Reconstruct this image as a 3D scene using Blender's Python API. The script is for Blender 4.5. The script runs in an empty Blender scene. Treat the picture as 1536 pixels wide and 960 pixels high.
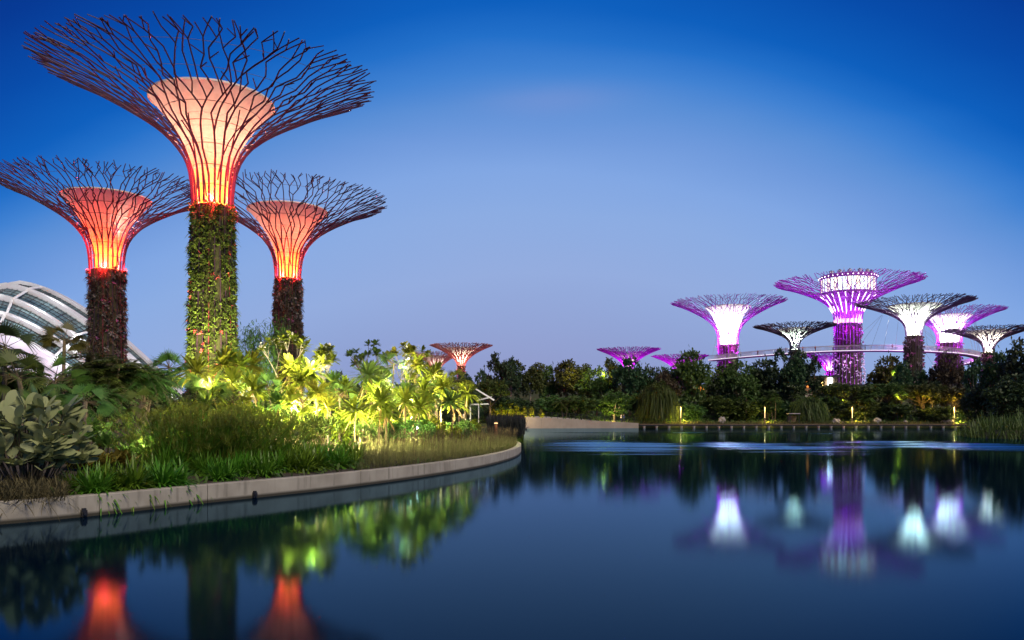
import bpy, math, random
import numpy as np
from mathutils import Vector, noise as mnoise

R_ = math.radians
SC = bpy.context.scene
COL = SC.collection
# ---------------------------------------------------------------- camera
F, CX, HZ, H = 1200.0, 768.0, 624.0, 2.5      # focal length, centre, horizon in photo pixels; eye height
cam = bpy.data.cameras.new("camera"); camo = bpy.data.objects.new("camera", cam); COL.objects.link(camo)
camo.location = (0, 0, H); camo.rotation_euler = (R_(90), 0, 0)
cam.sensor_width = 36; cam.lens = F / 1536 * 36; cam.shift_y = (HZ - 480) / 1536
cam.clip_start = 0.1; cam.clip_end = 9000
SC.camera = camo
# ---------------------------------------------------------------- sky at blue hour
W = bpy.data.worlds.new("World"); SC.world = W; W.use_nodes = True
nt = W.node_tree; nt.nodes.clear()
def nd(t, typ, **kw):
    n = t.nodes.new(typ)
    for k, v in kw.items(): setattr(n, k, v)
    return n
def mth(t, op, a, b=None, c=None, clamp=False):
    n = t.nodes.new('ShaderNodeMath'); n.operation = op; n.use_clamp = clamp
    for i, v in enumerate((a, b, c)):
        if v is None: continue
        if isinstance(v, (int, float)): n.inputs[i].default_value = v
        else: t.links.new(v, n.inputs[i])
    return n.outputs[0]
def lin(c):
    return tuple(((v/255)/12.92 if v/255 <= .04045 else ((v/255+.055)/1.055)**2.4) for v in c) + (1,)
GLOW_AZ = (0.02, 1.0)                      # where the last light of the sun stands
tc = nd(nt, 'ShaderNodeTexCoord'); sx = nd(nt, 'ShaderNodeSeparateXYZ'); nt.links.new(tc.outputs['Generated'], sx.inputs[0])
hl = mth(nt, 'SQRT', mth(nt, 'ADD', mth(nt, 'MULTIPLY', sx.outputs[0], sx.outputs[0]), mth(nt, 'ADD', mth(nt, 'MULTIPLY', sx.outputs[1], sx.outputs[1]), 1e-6)))
ca = mth(nt, 'DIVIDE', mth(nt, 'ADD', mth(nt, 'MULTIPLY', sx.outputs[0], GLOW_AZ[0]), mth(nt, 'MULTIPLY', sx.outputs[1], GLOW_AZ[1])), hl)
side = mth(nt, 'MULTIPLY', mth(nt, 'SUBTRACT', 1.0, ca), 1.2)
side = mth(nt, 'MINIMUM', side, 0.22)
nz = nd(nt, 'ShaderNodeTexNoise'); nz.inputs['Scale'].default_value = 1.6; nz.inputs['Detail'].default_value = 3
mp = nd(nt, 'ShaderNodeMapping'); mp.inputs['Scale'].default_value = (1.0, 1.0, 5.0)
nt.links.new(tc.outputs['Generated'], mp.inputs[0]); nt.links.new(mp.outputs[0], nz.inputs[0])
wob = mth(nt, 'MULTIPLY', mth(nt, 'SUBTRACT', nz.outputs['Fac'], 0.5), 0.045)
zz = mth(nt, 'ADD', mth(nt, 'ADD', mth(nt, 'ABSOLUTE', sx.outputs[2]), side), wob)
rp = nd(nt, 'ShaderNodeValToRGB'); nt.links.new(zz, rp.inputs[0])
rp.color_ramp.interpolation = 'LINEAR'
stops = [(0.0, (130, 147, 200)), (.10, (141, 162, 214)), (.18, (148, 175, 227)), (.245, (141, 175, 231)), (.29, (131, 170, 232)), (.333, (113, 157, 225)), (.37, (92, 146, 219)),
         (.40, (64, 132, 215)), (.43, (32, 114, 206)), (.46, (6, 97, 194)), (.52, (0, 77, 174)), (.59, (0, 58, 152)), (.75, (0, 42, 116)), (1.0, (0, 30, 90))]
els = rp.color_ramp.elements
els[0].position, els[0].color = stops[0][0], lin(stops[0][1]); els[1].position, els[1].color = stops[-1][0], lin(stops[-1][1])
for p, c in stops[1:-1]:
    e = els.new(p); e.color = lin(c)
# one thin streak of cloud that still catches a little pink
az = mth(nt, 'DIVIDE', sx.outputs[0], mth(nt, 'MAXIMUM', sx.outputs[1], 0.05))
c1 = mth(nt, 'POWER', mth(nt, 'DIVIDE', mth(nt, 'SUBTRACT', az, .05), .085), 2.0); c2 = mth(nt, 'POWER', mth(nt, 'DIVIDE', mth(nt, 'SUBTRACT', mth(nt, 'ADD', sx.outputs[2], mth(nt, 'MULTIPLY', wob, .9)), .368), .013), 2.0)
cm = mth(nt, 'MULTIPLY', mth(nt, 'EXPONENT', mth(nt, 'MULTIPLY', mth(nt, 'ADD', c1, c2), -1.0)), .20)
cx_ = nd(nt, 'ShaderNodeMix', data_type='RGBA'); nt.links.new(cm, cx_.inputs['Factor']); nt.links.new(rp.outputs[0], cx_.inputs[6]); cx_.inputs[7].default_value = lin((150, 156, 212))
bg1 = nd(nt, 'ShaderNodeBackground'); nt.links.new(cx_.outputs[2], bg1.inputs[0]); bg1.inputs[1].default_value = 0.95
sky = nd(nt, 'ShaderNodeTexSky'); sky.sky_type = 'NISHITA'; sky.sun_disc = False
sky.sun_elevation = R_(1.0); sky.sun_rotation = R_(0)
bg2 = nd(nt, 'ShaderNodeBackground'); nt.links.new(sky.outputs[0], bg2.inputs[0]); bg2.inputs[1].default_value = 0.0025
ad = nd(nt, 'ShaderNodeAddShader'); nt.links.new(bg1.outputs[0], ad.inputs[0]); nt.links.new(bg2.outputs[0], ad.inputs[1])
wo = nd(nt, 'ShaderNodeOutputWorld'); nt.links.new(ad.outputs[0], wo.inputs[0])
# a weak afterglow from the side of the camera
sl = bpy.data.lights.new("sun", 'SUN'); sl.energy = 2.8; sl.angle = R_(25); sl.color = (1.0, .86, .66)
so = bpy.data.objects.new("sun", sl); COL.objects.link(so); so.rotation_euler = (R_(48), 0, R_(38))
vs = SC.view_settings
vs.view_transform = 'Standard'; vs.look = 'None'; vs.gamma = 1; vs.use_curve_mapping = False; vs.exposure = 0.0
SC.cycles.max_bounces = 6; SC.cycles.diffuse_bounces = 2; SC.cycles.glossy_bounces = 3; SC.cycles.transmission_bounces = 4
SC.cycles.transparent_max_bounces = 8; SC.cycles.sample_clamp_indirect = 60.0; SC.cycles.use_denoising = True
SC.cycles.caustics_reflective = False; SC.cycles.caustics_refractive = False

# ---------------------------------------------------------------- helpers
def PX(x, Y): return (x - CX) / F * Y
def PZ(y, Y): return H + (HZ - y) / F * Y
class MB:
    def __init__(s): s.v = []; s.f = []; s.n = 0
    def add(s, V, Fc):
        V = np.asarray(V, float).reshape(-1, 3)
        s.v.append(V)
        for q in (Fc if isinstance(Fc, list) else [Fc]):
            q = np.asarray(q, int)
            if len(q): s.f.append(q + s.n)
        s.n += len(V); return s
    def mesh(s, name, mat, smooth=False):
        me = bpy.data.meshes.new(name)
        if s.v:
            fs = []
            for q in s.f: fs += q.tolist()
            me.from_pydata(np.concatenate(s.v).tolist(), [], fs)
        for m in (mat if isinstance(mat, (list, tuple)) else [mat]): me.materials.append(m)
        if smooth: me.polygons.foreach_set('use_smooth', [True]*len(me.polygons))
        me.update(); return me
    def build(s, name, mat, parent=None, smooth=False):
        o = bpy.data.objects.new(name, s.mesh(name, mat, smooth)); COL.objects.link(o)
        if parent: o.parent = parent
        return o
    # shapes
    def box(s, c, sz, rz=0.0):
        hx, hy, hz = sz[0]/2, sz[1]/2, sz[2]/2
        V = np.array([(-hx,-hy,-hz),(hx,-hy,-hz),(hx,hy,-hz),(-hx,hy,-hz),(-hx,-hy,hz),(hx,-hy,hz),(hx,hy,hz),(-hx,hy,hz)])
        if rz:
            a, b = math.cos(rz), math.sin(rz); V = np.stack([V[:,0]*a-V[:,1]*b, V[:,0]*b+V[:,1]*a, V[:,2]], 1)
        return s.add(V + np.array(c), np.array([(0,3,2,1),(4,5,6,7),(0,1,5,4),(1,2,6,5),(2,3,7,6),(3,0,4,7)]))
    def tubes(s, P0, P1, R0, R1, n=5):
        P0 = np.asarray(P0, float).reshape(-1,3); P1 = np.asarray(P1, float).reshape(-1,3); N = len(P0)
        if not N: return s
        R0 = np.broadcast_to(np.asarray(R0, float), (N,)); R1 = np.broadcast_to(np.asarray(R1, float), (N,))
        d = P1 - P0; d /= np.maximum(np.linalg.norm(d, axis=1, keepdims=True), 1e-9)
        ref = np.where(np.abs(d[:, 2:3]) > .9, np.array([[1.,0,0]]), np.array([[0,0,1.]]))
        u = np.cross(d, ref); u /= np.linalg.norm(u, axis=1, keepdims=True); w = np.cross(d, u)
        a = np.arange(n) / n * 2 * np.pi
        ring = u[:,None,:]*np.cos(a)[None,:,None] + w[:,None,:]*np.sin(a)[None,:,None]
        V = np.concatenate([P0[:,None]+ring*R0[:,None,None], P1[:,None]+ring*R1[:,None,None]], 1).reshape(-1,3)
        i = np.arange(n); j = (i+1) % n
        q = np.stack([i, i+n, j+n, j], 1)
        cap = [np.arange(n)[::-1], np.arange(n)+n]
        Q = (q[None] + (np.arange(N)*2*n)[:,None,None]).reshape(-1,4)
        caps = np.concatenate([cap[0][None]+(np.arange(N)*2*n)[:,None], cap[1][None]+(np.arange(N)*2*n)[:,None]], 0)
        return s.add(V, [Q, caps])
    def path(s, pts, rad, n=6, closed=False):
        pts = np.asarray(pts, float); k = len(pts)
        rad = np.broadcast_to(np.asarray(rad, float), (k,))
        t = np.gradient(pts, axis=0) if not closed else np.roll(pts, -1, 0) - np.roll(pts, 1, 0)
        t /= np.maximum(np.linalg.norm(t, axis=1, keepdims=True), 1e-9)
        V = []
        u = None
        for i in range(k):
            if u is None:
                ref = np.array([0,0,1.]) if abs(t[i][2]) < .9 else np.array([1.,0,0]); u = np.cross(t[i], ref)
            else: u = u - t[i]*np.dot(u, t[i])
            u /= max(np.linalg.norm(u), 1e-9); w = np.cross(t[i], u)
            a = np.arange(n)/n*2*np.pi
            V.append(pts[i] + rad[i]*(u[None]*np.cos(a)[:,None] + w[None]*np.sin(a)[:,None]))
        V = np.concatenate(V); i = np.arange(n); j = (i+1) % n; Q = []
        for m in range(k if closed else k-1):
            b = ((m+1) % k)*n; Q.append(np.stack([i+m*n, j+m*n, j+b, i+b], 1))
        fc = [np.concatenate(Q)]
        if not closed: fc += [np.arange(n)[::-1][None], (np.arange(n)+(k-1)*n)[None]]
        return s.add(V, fc)
    def lathe(s, prof, n=32, c=(0,0,0), cap=False):
        k = len(prof); a = np.arange(n)/n*2*np.pi
        V = np.array([(r*math.cos(t)+c[0], r*math.sin(t)+c[1], z+c[2]) for r, z in prof for t in a])
        i = np.arange(n); j = (i+1) % n
        fc = [np.concatenate([np.stack([i+m*n, j+m*n, j+(m+1)*n, i+(m+1)*n], 1) for m in range(k-1)])]
        if cap: fc += [np.arange(n)[::-1][None], (np.arange(n)+(k-1)*n)[None]]
        return s.add(V, fc)
    def leaves(s, base, d, length, width, droop=0.0, prof=((0,.25),(.4,1),(.8,.75),(1,.05)), up=None, fold=0.0):
        base = np.asarray(base, float).reshape(-1,3); d = np.asarray(d, float).reshape(-1,3); N = len(base)
        if not N: return s
        d = d/np.maximum(np.linalg.norm(d, axis=1, keepdims=True), 1e-9)
        L = np.broadcast_to(np.asarray(length, float), (N,)); Wd = np.broadcast_to(np.asarray(width, float), (N,)); D = np.broadcast_to(np.asarray(droop, float), (N,))
        upv = np.array([[0,0,1.]])+np.zeros((N,3)) if up is None else np.asarray(up, float)
        sd = np.cross(d, upv); nn = np.linalg.norm(sd, axis=1, keepdims=True)
        sd = np.where(nn < 1e-3, np.array([[1.,0,0]]), sd/np.maximum(nn, 1e-9))
        k = len(prof); V = np.zeros((N, k, 2, 3))
        for i, (t, w) in enumerate(prof):
            c = base + d*(L*t)[:,None]; c = c.copy(); c[:,2] -= D*L*t*t
            V[:, i, 0] = c - sd*(Wd*w*.5)[:,None]; V[:, i, 1] = c + sd*(Wd*w*.5)[:,None]
        q = np.array([(2*i, 2*i+1, 2*i+3, 2*i+2) for i in range(k-1)])
        return s.add(V.reshape(-1,3), (q[None]+(np.arange(N)*2*k)[:,None,None]).reshape(-1,4))
    def blob(s, c, r, seed=0, rough=.25, n=2):
        # an uneven stone-like lump on a subdivided octahedron
        V = [Vector(v) for v in ((1,0,0),(-1,0,0),(0,1,0),(0,-1,0),(0,0,1),(0,0,-1))]
        T = [(0,2,4),(2,1,4),(1,3,4),(3,0,4),(2,0,5),(1,2,5),(3,1,5),(0,3,5)]
        for _ in range(n):
            mid = {}; T2 = []
            def m(a, b):
                k = (min(a,b), max(a,b))
                if k not in mid: mid[k] = len(V); V.append(((V[a]+V[b])/2).normalized())
                return mid[k]
            for a, b, d in T:
                x, y, z = m(a,b), m(b,d), m(d,a); T2 += [(a,x,z),(x,b,y),(z,y,d),(x,y,z)]
            T = T2
        P = [v*(1+rough*mnoise.noise(v*1.7+Vector((seed*3.1, seed*1.7, 0)))) for v in V]
        return s.add([(p.x*r[0]+c[0], p.y*r[1]+c[1], p.z*r[2]+c[2]) for p in P], np.array(T))
LEAFP = ((0,.25),(.35,.8),(.68,1),(.88,.6),(1,.04)); BLADE = ((0,.8),(.4,1),(.75,.7),(1,.05)); QUAD = ((0,.35),(.5,1),(1,.25))
def rs(seed): return np.random.default_rng(seed)
def thing(name, label, cat, loc=(0,0,0), rz=0, group=None):
    o = bpy.data.objects.new(name, None); COL.objects.link(o); o.empty_display_size = .3
    o.location = loc; o.rotation_euler = (0,0,rz); tag(o, label, cat, group); return o
def tag(o, label=None, cat=None, group=None, kind=None):
    if label: o['label'] = label
    if cat: o['category'] = cat
    if group: o['group'] = group
    if kind: o['kind'] = kind
    return o
def dup(root, label, loc, rz=0, sc=(1,1,1), group=None):
    r = root.copy(); COL.objects.link(r); r.location = loc; r.rotation_euler = (0,0,rz); r.scale = sc; r['label'] = label
    if group: r['group'] = group
    for ch in list(root.children):
        c = ch.copy(); COL.objects.link(c); c.parent = r
        for g in list(ch.children):
            d = g.copy(); COL.objects.link(d); d.parent = c
    return r
ORD = 'first second third fourth fifth sixth seventh eighth ninth tenth eleventh twelfth thirteenth fourteenth fifteenth sixteenth seventeenth eighteenth nineteenth twentieth twenty-first twenty-second twenty-third twenty-fourth twenty-fifth twenty-sixth twenty-seventh twenty-eighth twenty-ninth thirtieth thirty-first thirty-second thirty-third thirty-fourth thirty-fifth thirty-sixth thirty-seventh thirty-eighth thirty-ninth fortieth forty-first forty-second forty-third forty-fourth forty-fifth forty-sixth forty-seventh forty-eighth forty-ninth fiftieth fifty-first fifty-second'.split()
def lamp(typ, loc, power, color, parent=None, radius=.1, target=None, spot=80, blend=.5):
    l = bpy.data.lights.new("lamp_light", typ); l.energy = power; l.color = color
    if typ in ('POINT', 'SPOT'): l.shadow_soft_size = radius
    if typ == 'SPOT': l.spot_size = R_(spot); l.spot_blend = blend
    o = bpy.data.objects.new("lamp_light", l); COL.objects.link(o); o.location = loc; o.visible_glossy = False
    if parent: o.parent = parent
    if target is not None:
        o.rotation_euler = (Vector(target)-Vector(loc)).to_track_quat('-Z', 'Y').to_euler()
    return o

# ---------------------------------------------------------------- materials
def mat(name, col, rough=.7, col2=None, scale=3.0, bump=0.0, bscale=30, metal=0.0, trans=0.0, island=False, spec=.5, detail=5, rnd=0.0, tcol=None):
    m = bpy.data.materials.new(name); m.use_nodes = True; t = m.node_tree; b = t.nodes['Principled BSDF']; out = t.nodes['Material Output']
    b.inputs['Roughness'].default_value = rough; b.inputs['Metallic'].default_value = metal
    b.inputs['Specular IOR Level'].default_value = spec
    cs = None
    tcn = nd(t, 'ShaderNodeTexCoord')
    if col2 is not None:
        n = nd(t, 'ShaderNodeTexNoise'); n.inputs['Scale'].default_value = scale; n.inputs['Detail'].default_value = detail
        t.links.new(tcn.outputs['Object'], n.inputs['Vector'])
        f = mth(t, 'MULTIPLY_ADD', n.outputs['Fac'], 2.0, -0.5, clamp=True)
        if island:
            g = nd(t, 'ShaderNodeNewGeometry'); f = mth(t, 'ADD', mth(t, 'MULTIPLY', f, .45), mth(t, 'MULTIPLY', g.outputs['Random Per Island'], .55))
        mx = nd(t, 'ShaderNodeMix', data_type='RGBA'); t.links.new(f, mx.inputs['Factor'])
        mx.inputs[6].default_value = (*col, 1); mx.inputs[7].default_value = (*col2, 1); cs = mx.outputs[2]
        if rnd:
            oi = nd(t, 'ShaderNodeObjectInfo'); hs = nd(t, 'ShaderNodeHueSaturation')
            t.links.new(mth(t, 'MULTIPLY_ADD', oi.outputs['Random'], rnd*.16, .5-rnd*.08), hs.inputs['Hue'])
            t.links.new(mth(t, 'MULTIPLY_ADD', oi.outputs['Random'], rnd, 1-rnd*.5), hs.inputs['Value'])
            t.links.new(cs, hs.inputs['Color']); cs = hs.outputs[0]
        t.links.new(cs, b.inputs['Base Color'])
    else: b.inputs['Base Color'].default_value = (*col, 1)
    if bump:
        n2 = nd(t, 'ShaderNodeTexNoise'); n2.inputs['Scale'].default_value = bscale; n2.inputs['Detail'].default_value = 6
        t.links.new(tcn.outputs['Object'], n2.inputs['Vector'])
        bp = nd(t, 'ShaderNodeBump'); bp.inputs['Strength'].default_value = bump; bp.inputs['Distance'].default_value = .05
        t.links.new(n2.outputs['Fac'], bp.inputs['Height']); t.links.new(bp.outputs[0], b.inputs['Normal'])
    if trans:
        tr = nd(t, 'ShaderNodeBsdfTranslucent'); ms = nd(t, 'ShaderNodeMixShader'); ms.inputs[0].default_value = trans
        if tcol: tr.inputs[0].default_value = (*tcol, 1)
        elif cs is not None: t.links.new(cs, tr.inputs[0])
        else: tr.inputs[0].default_value = (*col, 1)
        t.links.new(b.outputs[0], ms.inputs[1]); t.links.new(tr.outputs[0], ms.inputs[2]); t.links.new(ms.outputs[0], out.inputs[0])
    return m
def emit(name, col, strength):
    m = bpy.data.materials.new(name); m.use_nodes = True; b = m.node_tree.nodes['Principled BSDF']
    b.inputs['Base Color'].default_value = (*[c*.5 for c in col], 1); b.inputs['Emission Color'].default_value = (*col, 1); b.inputs['Emission Strength'].default_value = strength
    return m
def leafm(name, a, b, trans=.35, rough=.5, rnd=0.0, scale=1.2): return mat(name, a, rough, b, scale, trans=trans, island=True, rnd=rnd, spec=.35)
M = {}
M['bark'] = mat('bark', (.09,.065,.045), .9, (.16,.13,.10), 6, .5, 20)
M['pale_bark'] = mat('pale_bark', (.34,.30,.25), .85, (.22,.19,.15), 4, .4, 15)
M['stem'] = mat('stem', (.06,.045,.024), .8, (.11,.082,.045), 8, .3, 30)
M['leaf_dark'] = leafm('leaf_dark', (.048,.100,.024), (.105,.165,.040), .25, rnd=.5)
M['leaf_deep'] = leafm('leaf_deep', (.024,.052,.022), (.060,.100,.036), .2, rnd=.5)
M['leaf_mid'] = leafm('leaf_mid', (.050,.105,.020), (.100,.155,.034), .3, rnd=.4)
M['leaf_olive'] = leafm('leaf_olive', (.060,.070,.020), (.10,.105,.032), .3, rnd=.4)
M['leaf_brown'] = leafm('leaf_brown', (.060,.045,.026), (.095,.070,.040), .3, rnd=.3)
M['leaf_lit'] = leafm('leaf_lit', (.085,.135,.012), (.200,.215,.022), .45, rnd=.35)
M['leaf_dead'] = leafm('leaf_dead', (.24,.16,.06), (.34,.26,.12), .4)
M['strap'] = leafm('strap_leaf', (.060,.165,.012), (.165,.310,.028), .3, .38, rnd=.35)
M['paddle'] = leafm('paddle_leaf', (.230,.275,.120), (.390,.420,.205), .18, .55)
M['canna'] = leafm('canna_leaf', (.085,.200,.040), (.190,.310,.065), .3, .35)
M['yellow_shrub'] = leafm('yellow_shrub_leaf', (.16,.13,.020), (.24,.20,.035), .35)
M['papyrus'] = leafm('papyrus_blade', (.120,.170,.020), (.230,.260,.042), .5)
M['grass'] = leafm('fountain_grass', (.105,.120,.038), (.210,.205,.085), .35, .7, scale=.35)
M['dry_grass'] = leafm('dry_grass_blade', (.085,.075,.034), (.19,.16,.075), .3, .8)
M['reed'] = leafm('reed_blade', (.050,.100,.018), (.100,.150,.034), .3)
M['hedge'] = leafm('hedge_blade', (.018,.020,.020), (.036,.040,.034), .2)
M['soil'] = mat('soil', (.035,.026,.018), .95, (.06,.045,.03), 2, .6, 8)
M['ground'] = mat('ground_cover', (.022,.034,.012), .95, (.055,.060,.022), .35, .6, 4)
M['concrete'] = mat('concrete', (.30,.27,.225), .85, (.42,.385,.33), 1.8, .35, 60)
M['wall_concrete'] = mat('wall_concrete', (.26,.225,.18), .85, (.38,.34,.285), .5, .2, 10)
M['paving'] = mat('paving', (.34,.32,.33), .8, (.42,.40,.40), 2, .2, 30)
M['granite'] = mat('granite', (.20,.18,.17), .9, (.36,.34,.33), 3, .6, 12)
M['timber'] = mat('timber', (.16,.11,.07), .8, (.26,.18,.11), 5, .3, 25)
M['dark_metal'] = mat('dark_metal', (.03,.03,.035), .5, metal=.5)
M['white_paint'] = mat('white_paint', (.78,.78,.77), .4, (.70,.70,.70), 3)
M['steel_red'] = mat('steel_red', (.17,.018,.040), .45, (.22,.026,.055), 2)
M['steel_dark'] = mat('steel_dark', (.040,.015,.042), .5, (.060,.022,.060), .4)
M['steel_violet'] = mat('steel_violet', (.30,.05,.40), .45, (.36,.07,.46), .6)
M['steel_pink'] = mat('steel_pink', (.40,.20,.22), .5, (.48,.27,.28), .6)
M['steel_slate'] = mat('steel_slate', (.095,.055,.13), .5, (.13,.08,.17), .5)
M['cable'] = mat('cable', (.20,.17,.19), .5, metal=.3)
M['hoop'] = mat('hoop', (.75,.68,.64), .4)
M['bowl_panel'] = mat('bowl_panel', (.26,.05,.36), .6, (.34,.08,.46), .8, trans=.4)
M['membrane'] = mat('membrane', (.56,.53,.50), .7, (.46,.43,.40), 1.6, trans=.55)
M['planted_wall'] = mat('planted_wall', (.020,.022,.010), .95, (.045,.040,.020), 1.2, .8, 5)
M['trunk_leaf'] = leafm('trunk_leaf', (.050,.085,.015), (.125,.150,.030), .25)
M['trunk_brown'] = leafm('trunk_brown', (.050,.044,.030), (.115,.100,.075), .15)
M['trunk_grey'] = leafm('bromeliad', (.17,.155,.145), (.27,.25,.235), .2)
M['blossom'] = leafm('blossom', (.55,.06,.09), (.65,.16,.12), .3)
M['blossom_mauve'] = leafm('blossom_mauve', (.40,.06,.28), (.55,.20,.40), .3)
M['frangipani'] = leafm('frangipani_flower', (.80,.74,.62), (.82,.80,.74), .3)
M['led_white'] = emit('led_white', (1,.93,1), 3.2)
M['bridge_led'] = emit('bridge_led', (1,.90,.97), 1.15)
M['rib_glow'] = emit('rib_glow', (1,.86,1), 3.0)
M['gold_band'] = emit('gold_band', (1,.66,.30), 1.3)
M['white_bloom'] = leafm('white_bloom', (.55,.48,.55), (.75,.70,.74), .2)
M['lamp_warm'] = emit('lamp_warm', (1,.70,.30), 2.2)
M['spot_glass'] = emit('spot_glass', (1,.94,.78), 30)
M['window_warm'] = emit('window_warm', (1,.86,.64), 1.8)
M['window_cool'] = emit('window_cool', (.80,1,.92), 2.2)
M['glow_orange'] = emit('glow_orange', (1,.33,.06), 1.1)
def glassm():
    m = bpy.data.materials.new('glazing'); m.use_nodes = True; t = m.node_tree; b = t.nodes['Principled BSDF']
    g = nd(t, 'ShaderNodeTexCoord'); n = nd(t, 'ShaderNodeTexVoronoi'); n.inputs['Scale'].default_value = .25
    t.links.new(g.outputs['Object'], n.inputs['Vector'])
    mx = nd(t, 'ShaderNodeMix', data_type='RGBA'); t.links.new(n.outputs['Color'], mx.inputs['Factor'])
    mx.inputs[6].default_value = (.05,.10,.13,1); mx.inputs[7].default_value = (.16,.26,.28,1)
    t.links.new(mx.outputs[2], b.inputs['Base Color']); b.inputs['Roughness'].default_value = .12; return m
M['glazing'] = glassm()
M['louvre'] = mat('louvre', (.52,.49,.58), .6, (.46,.43,.52), .3)

def water_mat():
    m = bpy.data.materials.new('lake_water'); m.use_nodes = True; t = m.node_tree; b = t.nodes['Principled BSDF']
    t.nodes.remove(b); out = t.nodes['Material Output']
    gl = nd(t, 'ShaderNodeBsdfGlossy'); gl.inputs['Color'].default_value = (.45,.75,1,1); gl.distribution = 'BECKMANN'
    df = nd(t, 'ShaderNodeBsdfDiffuse'); df.inputs['Color'].default_value = (.001,.006,.016,1)
    fr = nd(t, 'ShaderNodeFresnel'); fr.inputs['IOR'].default_value = 1.112
    ms = nd(t, 'ShaderNodeMixShader'); t.links.new(fr.outputs[0], ms.inputs[0]); t.links.new(df.outputs[0], ms.inputs[1]); t.links.new(gl.outputs[0], ms.inputs[2]); t.links.new(ms.outputs[0], out.inputs[0])
    tcn = nd(t, 'ShaderNodeTexCoord'); sp = nd(t, 'ShaderNodeSeparateXYZ'); t.links.new(tcn.outputs['Object'], sp.inputs[0])
    nz = nd(t, 'ShaderNodeTexNoise'); nz.inputs['Scale'].default_value = 1; nz.inputs['Detail'].default_value = 3
    mpn = nd(t, 'ShaderNodeMapping'); mpn.inputs['Scale'].default_value = (.05,.30,1); t.links.new(tcn.outputs['Object'], mpn.inputs[0]); t.links.new(mpn.outputs[0], nz.inputs[0])
    wob = mth(t, 'MULTIPLY', mth(t, 'SUBTRACT', nz.outputs['Fac'], .5), 2.2)
    total = None
    # cat's paws: patches of water roughened by a breath of wind, in world metres
    for cx, cy, ax, ay, k in ((9,68,10,20,.7),(20.5,66,8,18,.85),(38,68,13,21,.8),(27,67,9,16,.5),(36,114,24,7,.5),(12,120,10,5,.55),(27,121,5,6,.8)):
        dx = mth(t, 'DIVIDE', mth(t, 'SUBTRACT', sp.outputs[0], cx), ax); dy = mth(t, 'DIVIDE', mth(t, 'SUBTRACT', sp.outputs[1], cy), ay)
        d = mth(t, 'ADD', mth(t, 'MULTIPLY', dx, dx), mth(t, 'MULTIPLY', dy, dy))
        v = mth(t, 'SUBTRACT', mth(t, 'ADD', 1.0, wob), d, clamp=True); v = mth(t, 'MULTIPLY', mth(t, 'MULTIPLY', v, v), k)
        total = v if total is None else mth(t, 'MAXIMUM', total, v)
    t.links.new(mth(t, 'MULTIPLY_ADD', total, .33, .078), gl.inputs['Roughness'])
    n2 = nd(t, 'ShaderNodeTexNoise'); n2.inputs['Scale'].default_value = 1; n2.inputs['Detail'].default_value = 2
    mp2 = nd(t, 'ShaderNodeMapping'); mp2.inputs['Scale'].default_value = (.35,1.6,1); t.links.new(tcn.outputs['Object'], mp2.inputs[0]); t.links.new(mp2.outputs[0], n2.inputs[0])
    bp = nd(t, 'ShaderNodeBump'); bp.inputs['Distance'].default_value = .05
    t.links.new(mth(t, 'MULTIPLY_ADD', total, .12, .004), bp.inputs['Strength'])
    t.links.new(n2.outputs['Fac'], bp.inputs['Height']); t.links.new(bp.outputs[0], gl.inputs['Normal']); t.links.new(bp.outputs[0], fr.inputs['Normal'])
    return m
M['water'] = water_mat()

# ---------------------------------------------------------------- the lake, the banks, the ground
KERB = np.array([(-40,-14),(-26,3),(-20,10.2),(-15,15.2),(-11.8,18.4),(-10.55,19.9),(-9.0,22.6),(-7.6,24.8),(-6.1,27.3),(-3.8,32.3),(-1.67,38.5),(-.45,44),(.29,49.2),(.62,55),(.55,61),(-.2,68),(-1.6,75),(-5,88),(-12,104),(-22,120),(-34,136)], float)
def smooth_poly(P, n):
    P = np.asarray(P, float); t = np.concatenate([[0], np.cumsum(np.linalg.norm(np.diff(P, axis=0), axis=1))])
    # Catmull-Rom through the points, resampled evenly
    out = []
    E = np.vstack([2*P[0]-P[1], P, 2*P[-1]-P[-2]])
    for i in range(len(P)-1):
        p0, p1, p2, p3 = E[i], E[i+1], E[i+2], E[i+3]
        for u in np.linspace(0, 1, 12, endpoint=False):
            out.append(.5*((2*p1)+(-p0+p2)*u+(2*p0-5*p1+4*p2-p3)*u*u+(-p0+3*p1-3*p2+p3)*u**3))
    out.append(P[-1]); out = np.array(out)
    t = np.concatenate([[0], np.cumsum(np.linalg.norm(np.diff(out, axis=0), axis=1))])
    q = np.linspace(0, t[-1], n)
    return np.stack([np.interp(q, t, out[:, k]) for k in range(out.shape[1])], 1)
KS = smooth_poly(KERB, 420)
KT = np.gradient(KS, axis=0); KT /= np.linalg.norm(KT, axis=1, keepdims=True); KN = np.stack([-KT[:,1], KT[:,0]], 1)   # inward (left of travel)
def bed_d(x, y): return float(np.min(np.hypot(KS[:,0]-x, KS[:,1]-y)))
def sstep(a, b, v):
    v = np.clip((np.asarray(v, float)-a)/(b-a), 0, 1); return v*v*(3-2*v)
def bed_z(x, y): return float(.46 + 1.55*sstep(0, 20, bed_d(x, y)) + .5*sstep(22, 60, bed_d(x, y)))
LAKE = [(-45,-60),(-26,3),(-15,15),(-9,22.6),(-3.8,32.3),(.29,49),(-1.6,75),(-12,104),(-30,130),(-42,146),(-30,156),(2,163.5),(26,164.5),(92,164.5),(84,140),(66,113),(58,104),(55.3,97),(52.6,90),(54,83.5),(64,74),(90,60),(140,30),(170,-60)]
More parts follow.
